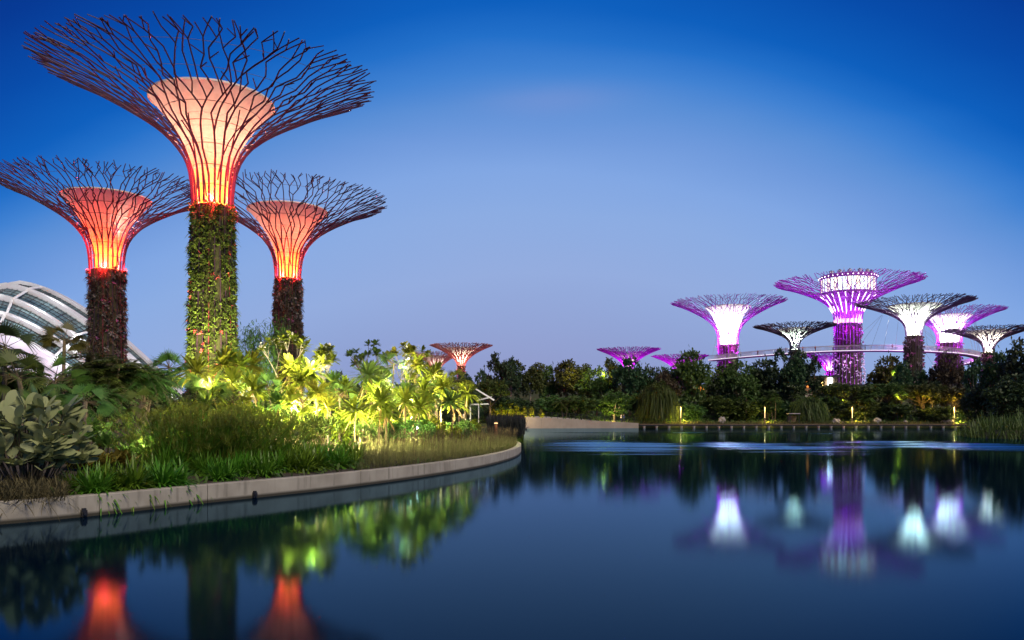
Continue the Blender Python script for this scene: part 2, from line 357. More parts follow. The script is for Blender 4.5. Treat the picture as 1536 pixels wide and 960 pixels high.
def in_dist(PT):
    # signed distance to the lake outline, positive on land
    x, y = PT[:,0], PT[:,1]; P = np.array(LAKE, float); Q = np.roll(P, -1, 0)
    dmin = np.full(len(x), 1e9); ins = np.zeros(len(x), bool)
    for (ax, ay), (bx, by) in zip(P, Q):
        ex, ey = bx-ax, by-ay; t = np.clip(((x-ax)*ex+(y-ay)*ey)/(ex*ex+ey*ey), 0, 1)
        dmin = np.minimum(dmin, np.hypot(x-ax-t*ex, y-ay-t*ey))
        c = ((ay > y) != (by > y)) & (x < (bx-ax)*(y-ay)/(by-ay+1e-12)+ax); ins ^= c
    return np.where(ins, -dmin, dmin)
def ground_z(PT):
    PT = np.asarray(PT, float).reshape(-1,2); d = in_dist(PT)
    z = np.where(d < 0, -1.6, -1.6+2.5*sstep(-.5, 2.0, d)) + np.where(d > 0, 1.2*sstep(2, 26, d)+1.6*sstep(30, 90, d), 0)
    z = z+8.5*sstep(196, 236, PT[:,1])*sstep(-40, 0, PT[:,0])*np.where(d > 0, 1, 0)
    # lie low below the planting bed of the near bank
    near = (PT[:,0] < 2) & (PT[:,1] < 150)
    return np.where(near & (d > 0), np.minimum(z, .2+2.0*sstep(22, 60, d)), z)
def gz(x, y): return float(ground_z([(x, y)])[0])
xs = np.concatenate([-np.geomspace(4000, 130, 14), np.arange(-120, 190, 3.0), np.geomspace(195, 4000, 14)])
ys = np.concatenate([-np.geomspace(4000, 70, 12), np.arange(-60, 240, 3.0), np.geomspace(245, 5000, 18)])
gx, gy = np.meshgrid(xs, ys); PT = np.stack([gx.ravel(), gy.ravel()], 1); GZ = ground_z(PT)
nx, ny = len(xs), len(ys); ii = (np.arange(ny-1)[:,None]*nx+np.arange(nx-1)[None]).ravel()
g = MB().add(np.column_stack([PT, GZ]), np.stack([ii, ii+1, ii+nx+1, ii+nx], 1)).build('ground', M['ground'], smooth=True); tag(g, kind='structure')
wm = MB().add([(-60,-70,0),(190,-70,0),(190,175,0),(-60,175,0)], np.array([(0,1,2,3)])).build('water', M['water']); tag(wm, kind='structure')
# planting bed of the near bank
SP = np.stack([np.full(len(KS), -75.0), np.linspace(-20, 150, len(KS))], 1)
V = []; rows = np.array([.12,.5,1,2,3.5,5.5,8,11,15,20])
for i in range(len(KS)):
    for r in rows:
        p = KS[i]+KN[i]*min(r, 8); 
        if r > 8: p = p + (SP[i]-p)*(r-8)/12
        V.append((p[0], p[1], bed_z(*p) if r > .3 else .47))
k = len(rows); ii = (np.arange(len(KS)-1)[:,None]*k+np.arange(k-1)[None]).ravel()
bed = MB().add(V, np.stack([ii, ii+k, ii+k+1, ii+1], 1)).build('planting_soil', M['soil'], smooth=True); tag(bed, kind='structure')
# concrete kerb: a long curved wall, cast in lengths
kerb = thing('kerb_wall', 'curved pale concrete kerb holding back the planting bed at the water', 'kerb')
def kerb_piece(a, b, name, mat_, o0, o1, z0, z1, parent):
    m = MB(); sel = KS[a:b+1].copy(); sel[0] += KT[a]*.014; sel[-1] -= KT[b]*.014; nrm = KN[a:b+1]; n = len(sel)
    if n < 2: return
    A = sel+nrm*o0; B = sel+nrm*o1
    Vv = np.concatenate([np.column_stack([A, np.full(n, z0)]), np.column_stack([A, np.full(n, z1-.025)]), np.column_stack([A+nrm*.025, np.full(n, z1)]), np.column_stack([B, np.full(n, z1)]), np.column_stack([B, np.full(n, z0)])])
    i = np.arange(n-1); q = []
    for r in range(4): q.append(np.stack([i+r*n, i+1+r*n, i+1+(r+1)*n, i+(r+1)*n], 1))
    m.add(Vv, [np.concatenate(q), np.array([[0, n, 2*n, 3*n, 4*n], [n-1, 5*n-1, 4*n-1, 3*n-1, 2*n-1]])])
    return m.build(name, mat_, parent)
def kerb_mat():
    m = mat('kerb_concrete', (.27,.245,.205), .85, (.43,.40,.345), 1.1, .4, 55); t = m.node_tree; b = t.nodes['Principled BSDF']
    src = b.inputs['Base Color'].links[0].from_socket
    tcn = nd(t, 'ShaderNodeTexCoord'); mp_ = nd(t, 'ShaderNodeMapping'); mp_.inputs['Scale'].default_value = (2.2, 2.2, .25)
    n = nd(t, 'ShaderNodeTexNoise'); n.inputs['Scale'].default_value = 2.0; n.inputs['Detail'].default_value = 6
    t.links.new(tcn.outputs['Object'], mp_.inputs[0]); t.links.new(mp_.outputs[0], n.inputs[0])
    f = mth(t, 'MULTIPLY_ADD', n.outputs['Fac'], 3.2, -1.75, clamp=True)
    s_ = nd(t, 'ShaderNodeSeparateXYZ'); t.links.new(tcn.outputs['Object'], s_.inputs[0])
    wet_shade = mth(t, 'MULTIPLY_ADD', s_.outputs[2], -13.0, 1.75, clamp=True)            # the tide mark above the water, with the recess shade painted in
    f = mth(t, 'MAXIMUM', mth(t, 'MULTIPLY', f, .72), mth(t, 'MULTIPLY', wet_shade, .97))
    mx = nd(t, 'ShaderNodeMix', data_type='RGBA'); t.links.new(f, mx.inputs['Factor']); t.links.new(src, mx.inputs[6]); mx.inputs[7].default_value = (.030,.026,.016,1)
    t.links.new(mx.outputs[2], b.inputs['Base Color']); return m
M['kerb'] = kerb_mat()
cuts = []
dist = np.concatenate([[0], np.cumsum(np.linalg.norm(np.diff(KS, axis=0), axis=1))])
for jx, jy in ((-40,-14),(-30,-2),(-22,7.6),(-16.6,13.6),(-10.45,20.05),(-8.85,22.85),(-5.4,28.6),(-2.6,35.4),(-.6,43),(.45,51.5),(.45,62),(-1.2,73),(-4.6,87),(-12,104),(-22,120),(-34,136)):
    cuts.append(int(np.argmin(np.hypot(KS[:,0]-jx, KS[:,1]-jy))))
for a, b in zip(cuts[:-1], cuts[1:]): kerb_piece(a, b, 'kerb_segment', M['kerb'], 0, .32, -1.2, .53, kerb)
# drain outlets in the kerb face
for jx, jy in ((-10.62,19.85),(-7.95,24.3)):
    i = int(np.argmin(np.hypot(KS[:,0]-jx, KS[:,1]-jy))); p = KS[i]-KN[i]*.03; m = MB()
    a = math.atan2(KT[i][1], KT[i][0])
    m.box((p[0], p[1], .10), (.14,.08,.15), a); m.box((p[0], p[1], .195), (.09,.07,.05), a)
    m.path([(p[0]-KN[i][0]*d, p[1]-KN[i][1]*d, .10) for d in (0,.04,.08)], .05, 8); m.build('drain_outlet', M['dark_metal'], kerb)
# lavender paved path at the back of the grove
pp = smooth_poly([(-30,46),(-20,49.5),(-10.5,50.5),(-4,57),(-3,66),(-6,80)], 60); m = MB(); t_ = np.gradient(pp, axis=0); t_ /= np.linalg.norm(t_, axis=1, keepdims=True); n_ = np.stack([-t_[:,1], t_[:,0]], 1)
Vv = []
for s_ in (-1.1, 1.1): Vv += [(q[0], q[1], max(bed_z(*q), bed_z(*(p)))+.06) for p, q in zip(pp, pp+n_*s_)]
i = np.arange(59); m.add(Vv, np.stack([i, i+1, i+61, i+60], 1)); tag(m.build('path', M['paving']), kind='structure')

# ---------------------------------------------------------------- the steel garden towers
GR = np.array([(0,0),(.005,.125),(.02,.25),(.055,.3625),(.115,.4625),(.225,.58),(.375,.6875),(.575,.806),(.775,.9125),(1,1)])
def supertree(label, px, Y, neck_y, neck_r, base_r, R, rim_z, core, seed, ribs=20, steel='steel_dark', trunk='green', base_z=1.5, tilt=(0,0), rad=.12, group='steel garden towers', full=True, rib_mat=None, hoops=8, core_mat='membrane', leaves=None, flare=None, sides=5, ringf=.050):
    g = rs(seed); rnd = random.Random(seed)
    zn = PZ(neck_y, Y); zr = rim_z-zn
    root = thing('garden_tower', label, 'garden tower', (PX(px, Y), Y, 0), rnd.random()*6.28, group)
    rz = root.rotation_euler.z
    # canopy surface: arc-length parameter
    prof = GR if flare is None else np.array(flare)
    pr = neck_r+(R-neck_r)*prof[:,0]; pz = zn+zr*prof[:,1]
    fr = np.concatenate([np.linspace(0, 1, 200)]); idx = np.linspace(0, 1, len(pr))
    # smooth the profile
    rr = np.interp(fr, idx, pr); zz_ = np.interp(fr, idx, pz)
    ker = np.ones(25)/25
    rr = np.convolve(np.pad(rr, 12, mode='reflect', reflect_type='odd'), ker, 'valid'); zz_ = np.convolve(np.pad(zz_, 12, mode='reflect', reflect_type='odd'), ker, 'valid')
    al = np.concatenate([[0], np.cumsum(np.hypot(np.diff(rr), np.diff(zz_)))]); L = al[-1]; al = al/L
    def pt(a, s, off=0.0):
        a = np.asarray(a, float); s = np.asarray(s, float)
        r = np.interp(s, al, rr)+np.maximum(s-1, 0)*L*.9+off; z = np.interp(s, al, zz_)+np.maximum(s-1, 0)*L*.35
        wx = r*np.cos(a+rz)/R; wy = r*np.sin(a+rz)/R; w = np.clip(r/R, 0, 1.2)
        z = z + (tilt[0]*wx+tilt[1]*wy)*np.clip((r-neck_r)/(R-neck_r), 0, 1.2)
        return np.stack([r*np.cos(a), r*np.sin(a), z], -1)
    A0, S0, A1, S1, T0, T1 = [], [], [], [], [], []
    def seg(a0, s0, a1, s1, r0, r1):
        n = max(1, int(math.ceil((s1-s0)/.07)))
        for q in range(n):
            A0.append(a0+(a1-a0)*q/n); A1.append(a0+(a1-a0)*(q+1)/n); S0.append(s0+(s1-s0)*q/n); S1.append(s0+(s1-s0)*(q+1)/n)
            T0.append(r0+(r1-r0)*q/n); T1.append(r0+(r1-r0)*(q+1)/n)
    w0 = 2*math.pi/ribs; ring = R*ringf
    def rad_at(q): return float(np.interp(q, al, rr))
    def grow(a, s, d, w, r, centre):
        kids = 0
        while True:
            low = s < .36
            ds = (rnd.uniform(.09, .13) if low else rnd.uniform(.06, .115))
            last = s+ds > .955
            if last: ds = 1.0+rnd.uniform(-.028, .03)-s
            if ds < .012: return
            R1 = rad_at(min(s+ds*.5, 1)); slope = d*math.tan(R_(rnd.uniform(4, 9) if low else rnd.uniform(11, 25)))
            a2 = a+slope*ds*L/R1
            if not low and d == 0: a2 += rnd.uniform(-.08, .08)*w
            seg(a, s, a2, s+ds, r, r*.965); a, s, r = a2, s+ds, r*.965
            if last: return
            arc = w*rad_at(min(s, 1))
            if arc > ring and rnd.random() < .85 and s < .93:
                for sg in (-1, 1): grow(a, s, sg, w/2, r*.9, centre+sg*w*.25)
                return
            if s > .45 and rnd.random() < .42:            # a short side twig
                sg = -d if d else rnd.choice((-1, 1)); de = rnd.uniform(.035, .075)
                seg(a, s, a+sg*math.tan(R_(rnd.uniform(24, 42)))*de*L/rad_at(min(s, 1)), s+de, r*.85, r*.7)
            if abs(a-centre) > .30*w: d = 1 if centre > a else -1
            elif d: d = 0
            else: d = rnd.choice((-1, 1)) if rnd.random() < .45 else 0
    for k in range(ribs): grow(k*w0, 0, 0, w0, rad*1.25, k*w0)
    # crossing diagonals low in the trumpet
    for k in range(ribs//2):
        sg = 1 if k % 2 else -1; a = k*2*w0+w0*.5
        s0 = rnd.uniform(.02, .2); seg(a, s0, a+sg*w0*rnd.uniform(1.2, 2.0), s0+.36, rad*.8, rad*.7)
    sm_ = MB().tubes(pt(A0, S0), pt(A1, S1), T0, T1, sides)
    sm_.build('branch_canopy', M[steel], root)
    # thin hoops and cables
    for q in range(hoops):
        s = (.10+.46*q/(hoops-1)) if q < hoops-2 else (.70 if q == hoops-2 else .86)
        aa = np.linspace(0, 2*math.pi, 41)[:-1]
        lit = q < hoops-2
        MB().path(pt(aa, np.full(40, s), -.25), rad*(.42 if lit else .22), 4, closed=True).build('hoop_ring', M['hoop' if lit else 'cable'], root)
    # core funnel
    cr0, cr1, cz1 = core[:3]
    cp = [(0.0, -.2), (.02, .0), (.05, .2), (.13, .36), (.29, .54), (.52, .72), (.78, .88), (1, 1)] if len(core) < 4 else core[3]
    prof_c = [(cr0+(cr1-cr0)*a, zn+cz1*max(b, -.03)) for a, b in cp]
    cf = MB().lathe(prof_c, 56).build('core_funnel', M[core_mat], root, smooth=True)
    m = MB(); m.lathe([(cr1+.02, zn+cz1-.10), (cr1+.14, zn+cz1-.10), (cr1+.14, zn+cz1+.12), (cr1-.02, zn+cz1+.12), (cr1-.02, zn+cz1-.02)], 56); m.build('funnel_rim', M['hoop'], cf)
    for q in (.18, .36, .54, .72, .86) if full else ():
        zc = cz1*q; rc = np.interp(zc, [b*cz1 for a, b in cp], [cr0+(cr1-cr0)*a for a, b in cp])
        aa = np.linspace(0, 2*math.pi, 41)[:-1]
        MB().path(np.stack([(rc+.05)*np.cos(aa), (rc+.05)*np.sin(aa), np.full(40, zn+zc)], 1), .05, 4, closed=True).build('funnel_ring', M['cable'], cf)
    # planted trunk with its steel pipes
    tz = np.linspace(base_z, zn-.1, 12); tr = base_r+(neck_r-base_r)*sstep(0, 1, (tz-base_z)/(zn-base_z))**.6
    tk = MB().lathe([(r_*.93, z_) for r_, z_ in zip(tr, tz)], 28, cap=True).build('trunk', M['planted_wall'], root, smooth=True)
    for k in range(ribs):
        a = k*w0
        m = MB(); m.path([((r_+.02)*math.cos(a), (r_+.02)*math.sin(a), z_) for r_, z_ in zip(tr, tz)], rad*.4, 5); m.build('steel_rib', M[rib_mat or ('steel_red' if k % 4 == 1 else 'steel_dark')], root)
        if not full and k >= 11: break
    n = leaves or (11000 if full else 900)
    z_ = base_z+(zn-base_z)*g.random(n)**.9; a = g.random(n)*2*math.pi
    # planting grows in ragged vertical swathes
    sw = np.array([mnoise.noise(Vector((math.cos(t)*3.2, math.sin(t)*3.2, q*(.30 if trunk == 'green' else .12)+seed))) for t, q in zip(a, z_)])
    keep = sw > (-.16 if trunk == 'green' else -.02); z_, a = z_[keep], a[keep]; n = len(a)
    r_ = np.interp(z_, tz, tr)*(.95)+g.random(n)*.22
    base = np.stack([r_*np.cos(a), r_*np.sin(a), z_], 1); d = np.stack([np.cos(a), np.sin(a), g.normal(.1, .7, n)], 1)+g.normal(0, .55, (n, 3))
    sc_ = 1 if full else 1.8
    MB().leaves(base, d, g.uniform(.22, .55, n)*sc_, g.uniform(.16, .30, n)*sc_, .15, up=g.normal(0, 1, (n, 3))).build('trunk_planting', M['trunk_leaf' if trunk == 'green' else 'trunk_brown'], tk)['kind'] = 'stuff'
    if full:                                # long ferns and vines hanging clear of the wall
        n = 420; z_ = base_z+(zn-base_z)*g.random(n)**.8; a = g.random(n)*2*math.pi; m = MB(); r_ = np.interp(z_, tz, tr)
        for q in range(n):
            k = 6; c = np.array([r_[q]*math.cos(a[q]), r_[q]*math.sin(a[q]), z_[q]]); dd = np.array([[math.cos(a[q]), math.sin(a[q]), .25]])+g.normal(0,.6,(k,3))
            m.leaves(np.repeat(c[None], k, 0), dd, g.uniform(.5,1.15,k), .13, g.uniform(.3,1.1,k), BLADE, up=g.normal(0,.5,(k,3))+np.array([0,0,1]))
        m.build('hanging_ferns', M['leaf_mid' if trunk == 'green' else 'leaf_brown'], tk)['kind'] = 'stuff'
    # blossoms and bromeliads standing out
    n = (110 if trunk == 'green' else 50) if full else 40
    z_ = base_z+(zn-base_z)*g.random(n); a = g.random(n)*2*math.pi; r_ = np.interp(z_, tz, tr)
    m = MB()
    for q in range(n):
        c = np.array([r_[q]*math.cos(a[q]), r_[q]*math.sin(a[q]), z_[q]]); k = 7
        dd = np.array([math.cos(a[q]), math.sin(a[q]), 0])[None]*.9+g.normal(0, .7, (k, 3))
        m.leaves(np.repeat(c[None], k, 0), dd, (.55 if trunk == 'green' else .5)*sc_*.9, .16*sc_, .1, up=g.normal(0, 1, (k, 3)))
    m.build('flowering_vine', M['blossom' if trunk == 'green' else 'blossom_mauve'], tk)['kind'] = 'stuff'
    if trunk == 'brown':
        n = 120 if full else 40; m = MB()
        z_ = base_z+(zn-base_z)*(1-g.random(n)**1.2); a = g.random(n)*2*math.pi; r_ = np.interp(z_, tz, tr)
        for q in range(n):
            c = np.array([(r_[q])*math.cos(a[q]), (r_[q])*math.sin(a[q]), z_[q]]); k = 12
            dd = np.array([math.cos(a[q]), math.sin(a[q]), 0])[None]*1.0+g.normal(0, .75, (k, 3))
            m.leaves(np.repeat(c[None], k, 0), dd, .72, .34, .05, up=g.normal(0, 1, (k, 3)))
        m.build('bromeliads', M['trunk_grey'], tk)['kind'] = 'stuff'
    return root, zn, zr, cz1, pt
ORANGE, PEACH, RED, WHITE, VIOLET = (1,.095,.002), (1,.40,.24), (1,.02,.03), (.93,1,.95), (.55,.03,.95)
def glow(root, zn, cz1, cr1, neck_r, lows, tops, reds, red_col, low_col, top_col):
    for i, (f, p) in enumerate(lows): lamp('POINT', (0, 0, zn+cz1*f), p, low_col, root, .5)
    for i, (f, p) in enumerate(tops): lamp('POINT', (0, 0, zn+cz1*f), p, top_col, root, .8)
    for k in range(4):
        a = k*math.pi/2+.4; lamp('POINT', (neck_r*.93*math.cos(a), neck_r*.93*math.sin(a), zn+.5), reds, red_col, root, .12)
        a += .7; lamp('POINT', ((neck_r+2.0)*math.cos(a), (neck_r+2.0)*math.sin(a), zn+3.6), reds*.5, red_col, root, .15)
def trunk_wash(root, px, Y, z0, zt, power, col, spread=3.0, dist=9, spot=70):
    # ground spotlights that wash the planted trunk from the water side
    for s_ in (-spread, spread):
        X = PX(px, Y); lamp('SPOT', (X+s_, Y-dist, z0), power, col, None, .15, (X+s_*.2, Y, zt), spot, .8)
CORE_S = [(0, -.03), (.02, .12), (.06, .25), (.14, .40), (.27, .55), (.46, .70), (.70, .85), (1, 1)]
T1 = supertree('tallest steel garden tower, its trunk green with lit vines, funnel glowing peach and orange', 319, 102, 310, 2.42, 3.2, 20.2, 45.6, (1.7, 7.5, 13.2, CORE_S), 3, 24, tilt=(-.4, 2.0), rad=.115)
glow(T1[0], T1[1], T1[3], 8.2, 2.55, [(.04, 2600), (.14, 4600), (.28, 2300)], [(.50, 500), (.74, 2300), (.92, 3300)], 4800, RED, ORANGE, PEACH)
T2 = supertree('orange-lit garden tower with red-and-white funnel on a dark brown trunk before the glass dome', 160, 147, 405, 2.85, 3.35, 17.9, 44.2, (1.95, 7.6, 13.0, CORE_S), 8, 23, trunk='brown', rad=.115)
glow(T2[0], T2[1], T2[3], 8.2, 2.85, [(.04, 1800), (.14, 4600), (.30, 3600)], [(.80, 3000)], 6000, RED, ORANGE, (1,.10,.035))
T3 = supertree('salmon-funnelled garden tower on a slim dark trunk above the lit grove', 432, 157, 418, 2.4, 2.75, 18.9, 44.8, (1.65, 7.6, 13.2, CORE_S), 14, 23, trunk='brown', rad=.115)
glow(T3[0], T3[1], T3[3], 8.0, 2.4, [(.04, 1500), (.14, 4200), (.30, 3200)], [(.80, 3600)], 5600, RED, ORANGE, (1,.24,.12))
# coloured floods on the two farther funnels
for (px, Y, z, off, pw, c) in ((160,147,38,(-6,-5),14000,(1,.06,.02)), (160,147,39,(6.5,-5),7000,(1,.80,.62)), (432,157,38,(5,-5),6000,(1,.14,.06)), (432,157,39,(-6,-5),1500,(1,.7,.5))):
    lamp('SPOT', (PX(px, Y)+off[0], Y+off[1], z-7), pw, c, None, .2, (PX(px, Y)+off[0]*.5, Y, z+1), 60, .8)

VEE = [(0,0),(.05,.16),(.14,.33),(.28,.5),(.47,.67),(.72,.84),(1,1)]
CW = [(0, -.03), (.05, .15), (.13, .32), (.28, .52), (.50, .74), (.75, .9), (1, 1)]
def far_tree(label, px, Y, neck_y, neck_px, base_px, rim_px, rim_y, core_px, core_y, seed, steel, white, wcol, outer, ocol, trunk='brown', rad=.13, ribs=20, group='steel garden towers', leaves=900, flare=None):
    nr = neck_px*Y/F; R = rim_px*Y/F; zr = PZ(rim_y, Y); zn = PZ(neck_y, Y)
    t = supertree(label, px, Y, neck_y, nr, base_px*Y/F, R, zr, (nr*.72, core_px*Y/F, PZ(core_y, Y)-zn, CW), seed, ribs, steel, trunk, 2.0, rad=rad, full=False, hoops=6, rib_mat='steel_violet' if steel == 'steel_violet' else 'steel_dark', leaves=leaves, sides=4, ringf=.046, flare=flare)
    root, zn, zr_, cz, _ = t
    for f, p in white: lamp('POINT', (0, 0, zn+cz*f), p, wcol, root, .6)
    if outer:
        for k in range(4):
            a = k*math.pi/2+.2-root.rotation_euler.z; r = nr+2.2; lamp('POINT', (r*math.cos(a), r*math.sin(a), zn-1.0), outer, ocol, root, .25)
    return t
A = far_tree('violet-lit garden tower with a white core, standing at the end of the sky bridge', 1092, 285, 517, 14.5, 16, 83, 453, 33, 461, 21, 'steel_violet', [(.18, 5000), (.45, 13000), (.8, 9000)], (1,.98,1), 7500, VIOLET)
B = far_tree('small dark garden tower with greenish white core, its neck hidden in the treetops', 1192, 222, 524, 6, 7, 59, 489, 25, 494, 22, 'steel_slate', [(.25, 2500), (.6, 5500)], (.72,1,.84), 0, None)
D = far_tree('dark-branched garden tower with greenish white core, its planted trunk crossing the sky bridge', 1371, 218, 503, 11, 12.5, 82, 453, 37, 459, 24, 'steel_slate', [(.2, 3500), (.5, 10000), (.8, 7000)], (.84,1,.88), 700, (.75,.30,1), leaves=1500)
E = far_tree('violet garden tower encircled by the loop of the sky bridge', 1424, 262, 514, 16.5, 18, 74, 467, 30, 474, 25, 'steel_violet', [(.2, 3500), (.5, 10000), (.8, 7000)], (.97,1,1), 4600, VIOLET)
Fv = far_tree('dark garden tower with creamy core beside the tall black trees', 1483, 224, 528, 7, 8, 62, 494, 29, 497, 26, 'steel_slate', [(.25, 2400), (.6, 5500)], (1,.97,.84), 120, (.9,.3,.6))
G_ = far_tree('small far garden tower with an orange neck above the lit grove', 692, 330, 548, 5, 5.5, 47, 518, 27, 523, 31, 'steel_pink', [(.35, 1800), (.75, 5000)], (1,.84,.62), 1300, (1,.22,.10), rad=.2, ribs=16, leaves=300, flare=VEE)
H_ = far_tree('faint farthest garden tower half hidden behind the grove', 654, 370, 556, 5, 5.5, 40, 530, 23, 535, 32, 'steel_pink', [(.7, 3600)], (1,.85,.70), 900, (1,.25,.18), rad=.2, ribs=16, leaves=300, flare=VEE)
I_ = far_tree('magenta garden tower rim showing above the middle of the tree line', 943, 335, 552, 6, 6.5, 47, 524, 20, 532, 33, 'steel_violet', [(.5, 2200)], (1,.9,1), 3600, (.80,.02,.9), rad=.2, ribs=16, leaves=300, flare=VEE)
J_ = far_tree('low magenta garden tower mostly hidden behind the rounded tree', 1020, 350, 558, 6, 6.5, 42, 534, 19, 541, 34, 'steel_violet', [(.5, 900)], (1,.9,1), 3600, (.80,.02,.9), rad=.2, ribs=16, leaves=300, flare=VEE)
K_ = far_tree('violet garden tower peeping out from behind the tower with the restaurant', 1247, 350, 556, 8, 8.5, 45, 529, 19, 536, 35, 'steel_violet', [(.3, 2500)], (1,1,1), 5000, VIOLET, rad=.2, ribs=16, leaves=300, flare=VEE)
# the tall one with the restaurant in its head
YC = 308.0; sC = YC/F
C_ = supertree('tallest violet garden tower carrying a glazed restaurant with rooftop planters', 1272, YC, 486, 19*sC, 23.5*sC, 104*sC, PZ(423, YC), (16.5*sC, 38*sC, PZ(443, YC)-PZ(486, YC), [(0,-.03),(.06,.15),(.16,.32),(.34,.52),(.60,.76),(1,1)]), 41, 24, 'steel_violet', 'brown', 2.0, rad=.19, full=False, rib_mat='steel_violet', hoops=6, leaves=2600, core_mat='bowl_panel', sides=4, ringf=.052)
rc = C_[0]; znC = C_[1]
for k in range(24):                         # ribs of the bowl, the white light on them put in as emission
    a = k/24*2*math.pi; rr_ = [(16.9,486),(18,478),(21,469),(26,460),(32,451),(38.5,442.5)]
    MB().path([((q*sC+.12)*math.cos(a), (q*sC+.12)*math.sin(a), PZ(y, YC)) for q, y in rr_], .17, 5).build('bowl_rib', M['rib_glow'], rc)
for k in range(20):
    a = k/20*2*math.pi; m = MB(); m.box((19.6*sC*math.cos(a), 19.6*sC*math.sin(a), PZ(482.5, YC)), (.12, 1.15, 1.5), a); m.build('neck_window', M['gold_band'], rc)
g = rs(71); n = 420; a = g.random(n)*6.28; z_ = 3+(znC-14)*g.random(n)**1.3; r_ = np.interp(z_, [2, znC], [23.5*sC, 19*sC])+.25; m = MB()
for q in range(n):
    c = np.array([r_[q]*math.cos(a[q]), r_[q]*math.sin(a[q]), z_[q]]); m.leaves(np.repeat(c[None], 6, 0), np.array([[math.cos(a[q]), math.sin(a[q]), 0]])*.6+g.normal(0,.7,(6,3)), .55, .34, 0, QUAD, up=g.normal(0,1,(6,3)))
m.build('white_blossoms', M['white_bloom'], rc)['kind'] = 'stuff'
zb, zt_ = PZ(441.5, YC), PZ(420, YC)
pav = MB().lathe([(38.4*sC, zb-.3), (39.6*sC, zb-.3), (39.6*sC, zb+.5), (38.2*sC, zb+.5)], 48).build('restaurant_floor_ring', M['steel_violet'], rc)
nb = 40
for k in range(nb):
    a0, a1 = k/nb*2*math.pi, (k+1)/nb*2*math.pi; r = 38.4*sC
    m = MB(); V_ = [(r*math.cos(a), r*math.sin(a), z) for z in (zb+.5, zt_) for a in (a0+.012, a1-.012)]
    m.add(V_, np.array([(0,1,3,2)])).build('window', M['window_cool' if (k*7) % 5 < 3 else 'window_warm'], rc)
    m = MB(); m.box((r*math.cos(a0)*1.01, r*math.sin(a0)*1.01, (zb+zt_)/2), (.22,.22,zt_-zb), a0); m.build('mullion', M['steel_violet'], rc)
rt = MB().lathe([(0, zt_+.1), (38*sC, zt_+.1), (40.5*sC, zt_+.0), (41*sC, zt_+.9), (39.5*sC, zt_+1.5), (30*sC, zt_+1.5), (0, zt_+1.6)], 48).build('restaurant_roof', M['steel_violet'], rc)
for k in range(36):
    a = k/36*2*math.pi; r = 41.2*sC
    MB().blob((r*math.cos(a), r*math.sin(a), zt_+.7), (.22,.22,.22), 0, 0, 1).build('roof_lamp', M['led_white'], rt)
for k in range(7):
    a = -rc.rotation_euler.z-math.pi/2+(k-3)*.42+.1; r = 33*sC; cx_, cy_ = r*math.cos(a), r*math.sin(a)
    m = MB(); m.lathe([(.0, zt_+1.5), (.55, zt_+1.5), (.8, zt_+2.7), (.7, zt_+2.7), (0, zt_+2.5)], 12, (cx_, cy_, 0)); pl = m.build('rooftop_planter', M['white_paint'], rc)
    g = rs(50+k); d = g.normal(0, 1, (40, 3)); d[:,2] = abs(d[:,2])
    MB().leaves(np.repeat([[cx_, cy_, zt_+2.6]], 40, 0), d, .9, .25, .4).build('foliage', M['leaf_mid'], pl)
    lamp('POINT', (cx_*1.08, cy_*1.08, zt_+2.6), 60, (1,.97,.9), rc, .1)
MB().path([(1.5, 0, zt_+1.5), (1.5, 0, zt_+5.2)], .09, 5).build('mast', M['white_paint'], rc)
for f, p, c in ((.25, 2500, (.80,.25,1)), (.6, 4000, (.85,.45,1))): lamp('POINT', (0, 0, znC+C_[3]*f), p, c, rc, .6)
for k in range(6):
    a = k*math.pi/3-rc.rotation_euler.z; r = 19*sC+2.6; lamp('POINT', (r*math.cos(a), r*math.sin(a), znC-2.5), 5200, VIOLET, rc, .25)
for k in range(5):                          # lilac point lamps in front of the lower trunk
    a = -rc.rotation_euler.z-math.pi/2+(k-2)*.55; lamp('POINT', ((26*sC+1.2)*math.cos(a), (26*sC+1.2)*math.sin(a), 13+(k % 2)*10), 900, (.88,.66,1), rc, .2)
for T_, zz0 in ((A, 26), (E, 22)):
    for k in (-1, 1):
        a = -T_[0].rotation_euler.z-math.pi/2+k*.7; lamp('POINT', (7.2*math.cos(a), 7.2*math.sin(a), zz0-2), 420, (.7,.15,1), T_[0], .2)
for k in (-1, 1):
    a = -D[0].rotation_euler.z-math.pi/2+k*.5; lamp('POINT', (5*math.cos(a), 5*math.sin(a), 17), 130, (1,.75,.85), D[0], .2)

# ---------------------------------------------------------------- sky bridge
ZB = 21.0
SB = smooth_poly([(PX(1067, 264), 264), (PX(1100, 254), 254), (PX(1150, 242), 242), (PX(1220, 230), 230), (PX(1300, 225), 225), (PX(1352, 226), 226), (PX(1400, 229), 229), (PX(1444, 238), 238), (PX(1468, 252), 252), (PX(1470, 262), 262), (PX(1458, 277), 277), (PX(1440, 287), 287), (PX(1400, 294), 294)], 130)
bridge = thing('sky_bridge', 'long curving aerial walkway edged with a bright white line between the violet towers', 'bridge')
tb = np.gradient(SB, axis=0); tb /= np.linalg.norm(tb, axis=1, keepdims=True); nb_ = np.stack([-tb[:,1], tb[:,0]], 1); N = len(SB)
def strip(o0, o1, z0, z1, name, m_):
    A_, B_ = SB+nb_*o0, SB+nb_*o1; n = N; m = MB()
    Vv = np.concatenate([np.column_stack([A_, np.full(n, z0)]), np.column_stack([A_, np.full(n, z1)]), np.column_stack([B_, np.full(n, z1)]), np.column_stack([B_, np.full(n, z0)])])
    i = np.arange(n-1); q = [np.stack([i+r*n, i+1+r*n, i+1+((r+1) % 4)*n, i+((r+1) % 4)*n], 1) for r in range(4)]
    m.add(Vv, [np.concatenate(q), np.array([[0,n,2*n,3*n],[n-1,4*n-1,3*n-1,2*n-1]])]); return m.build(name, m_, bridge)
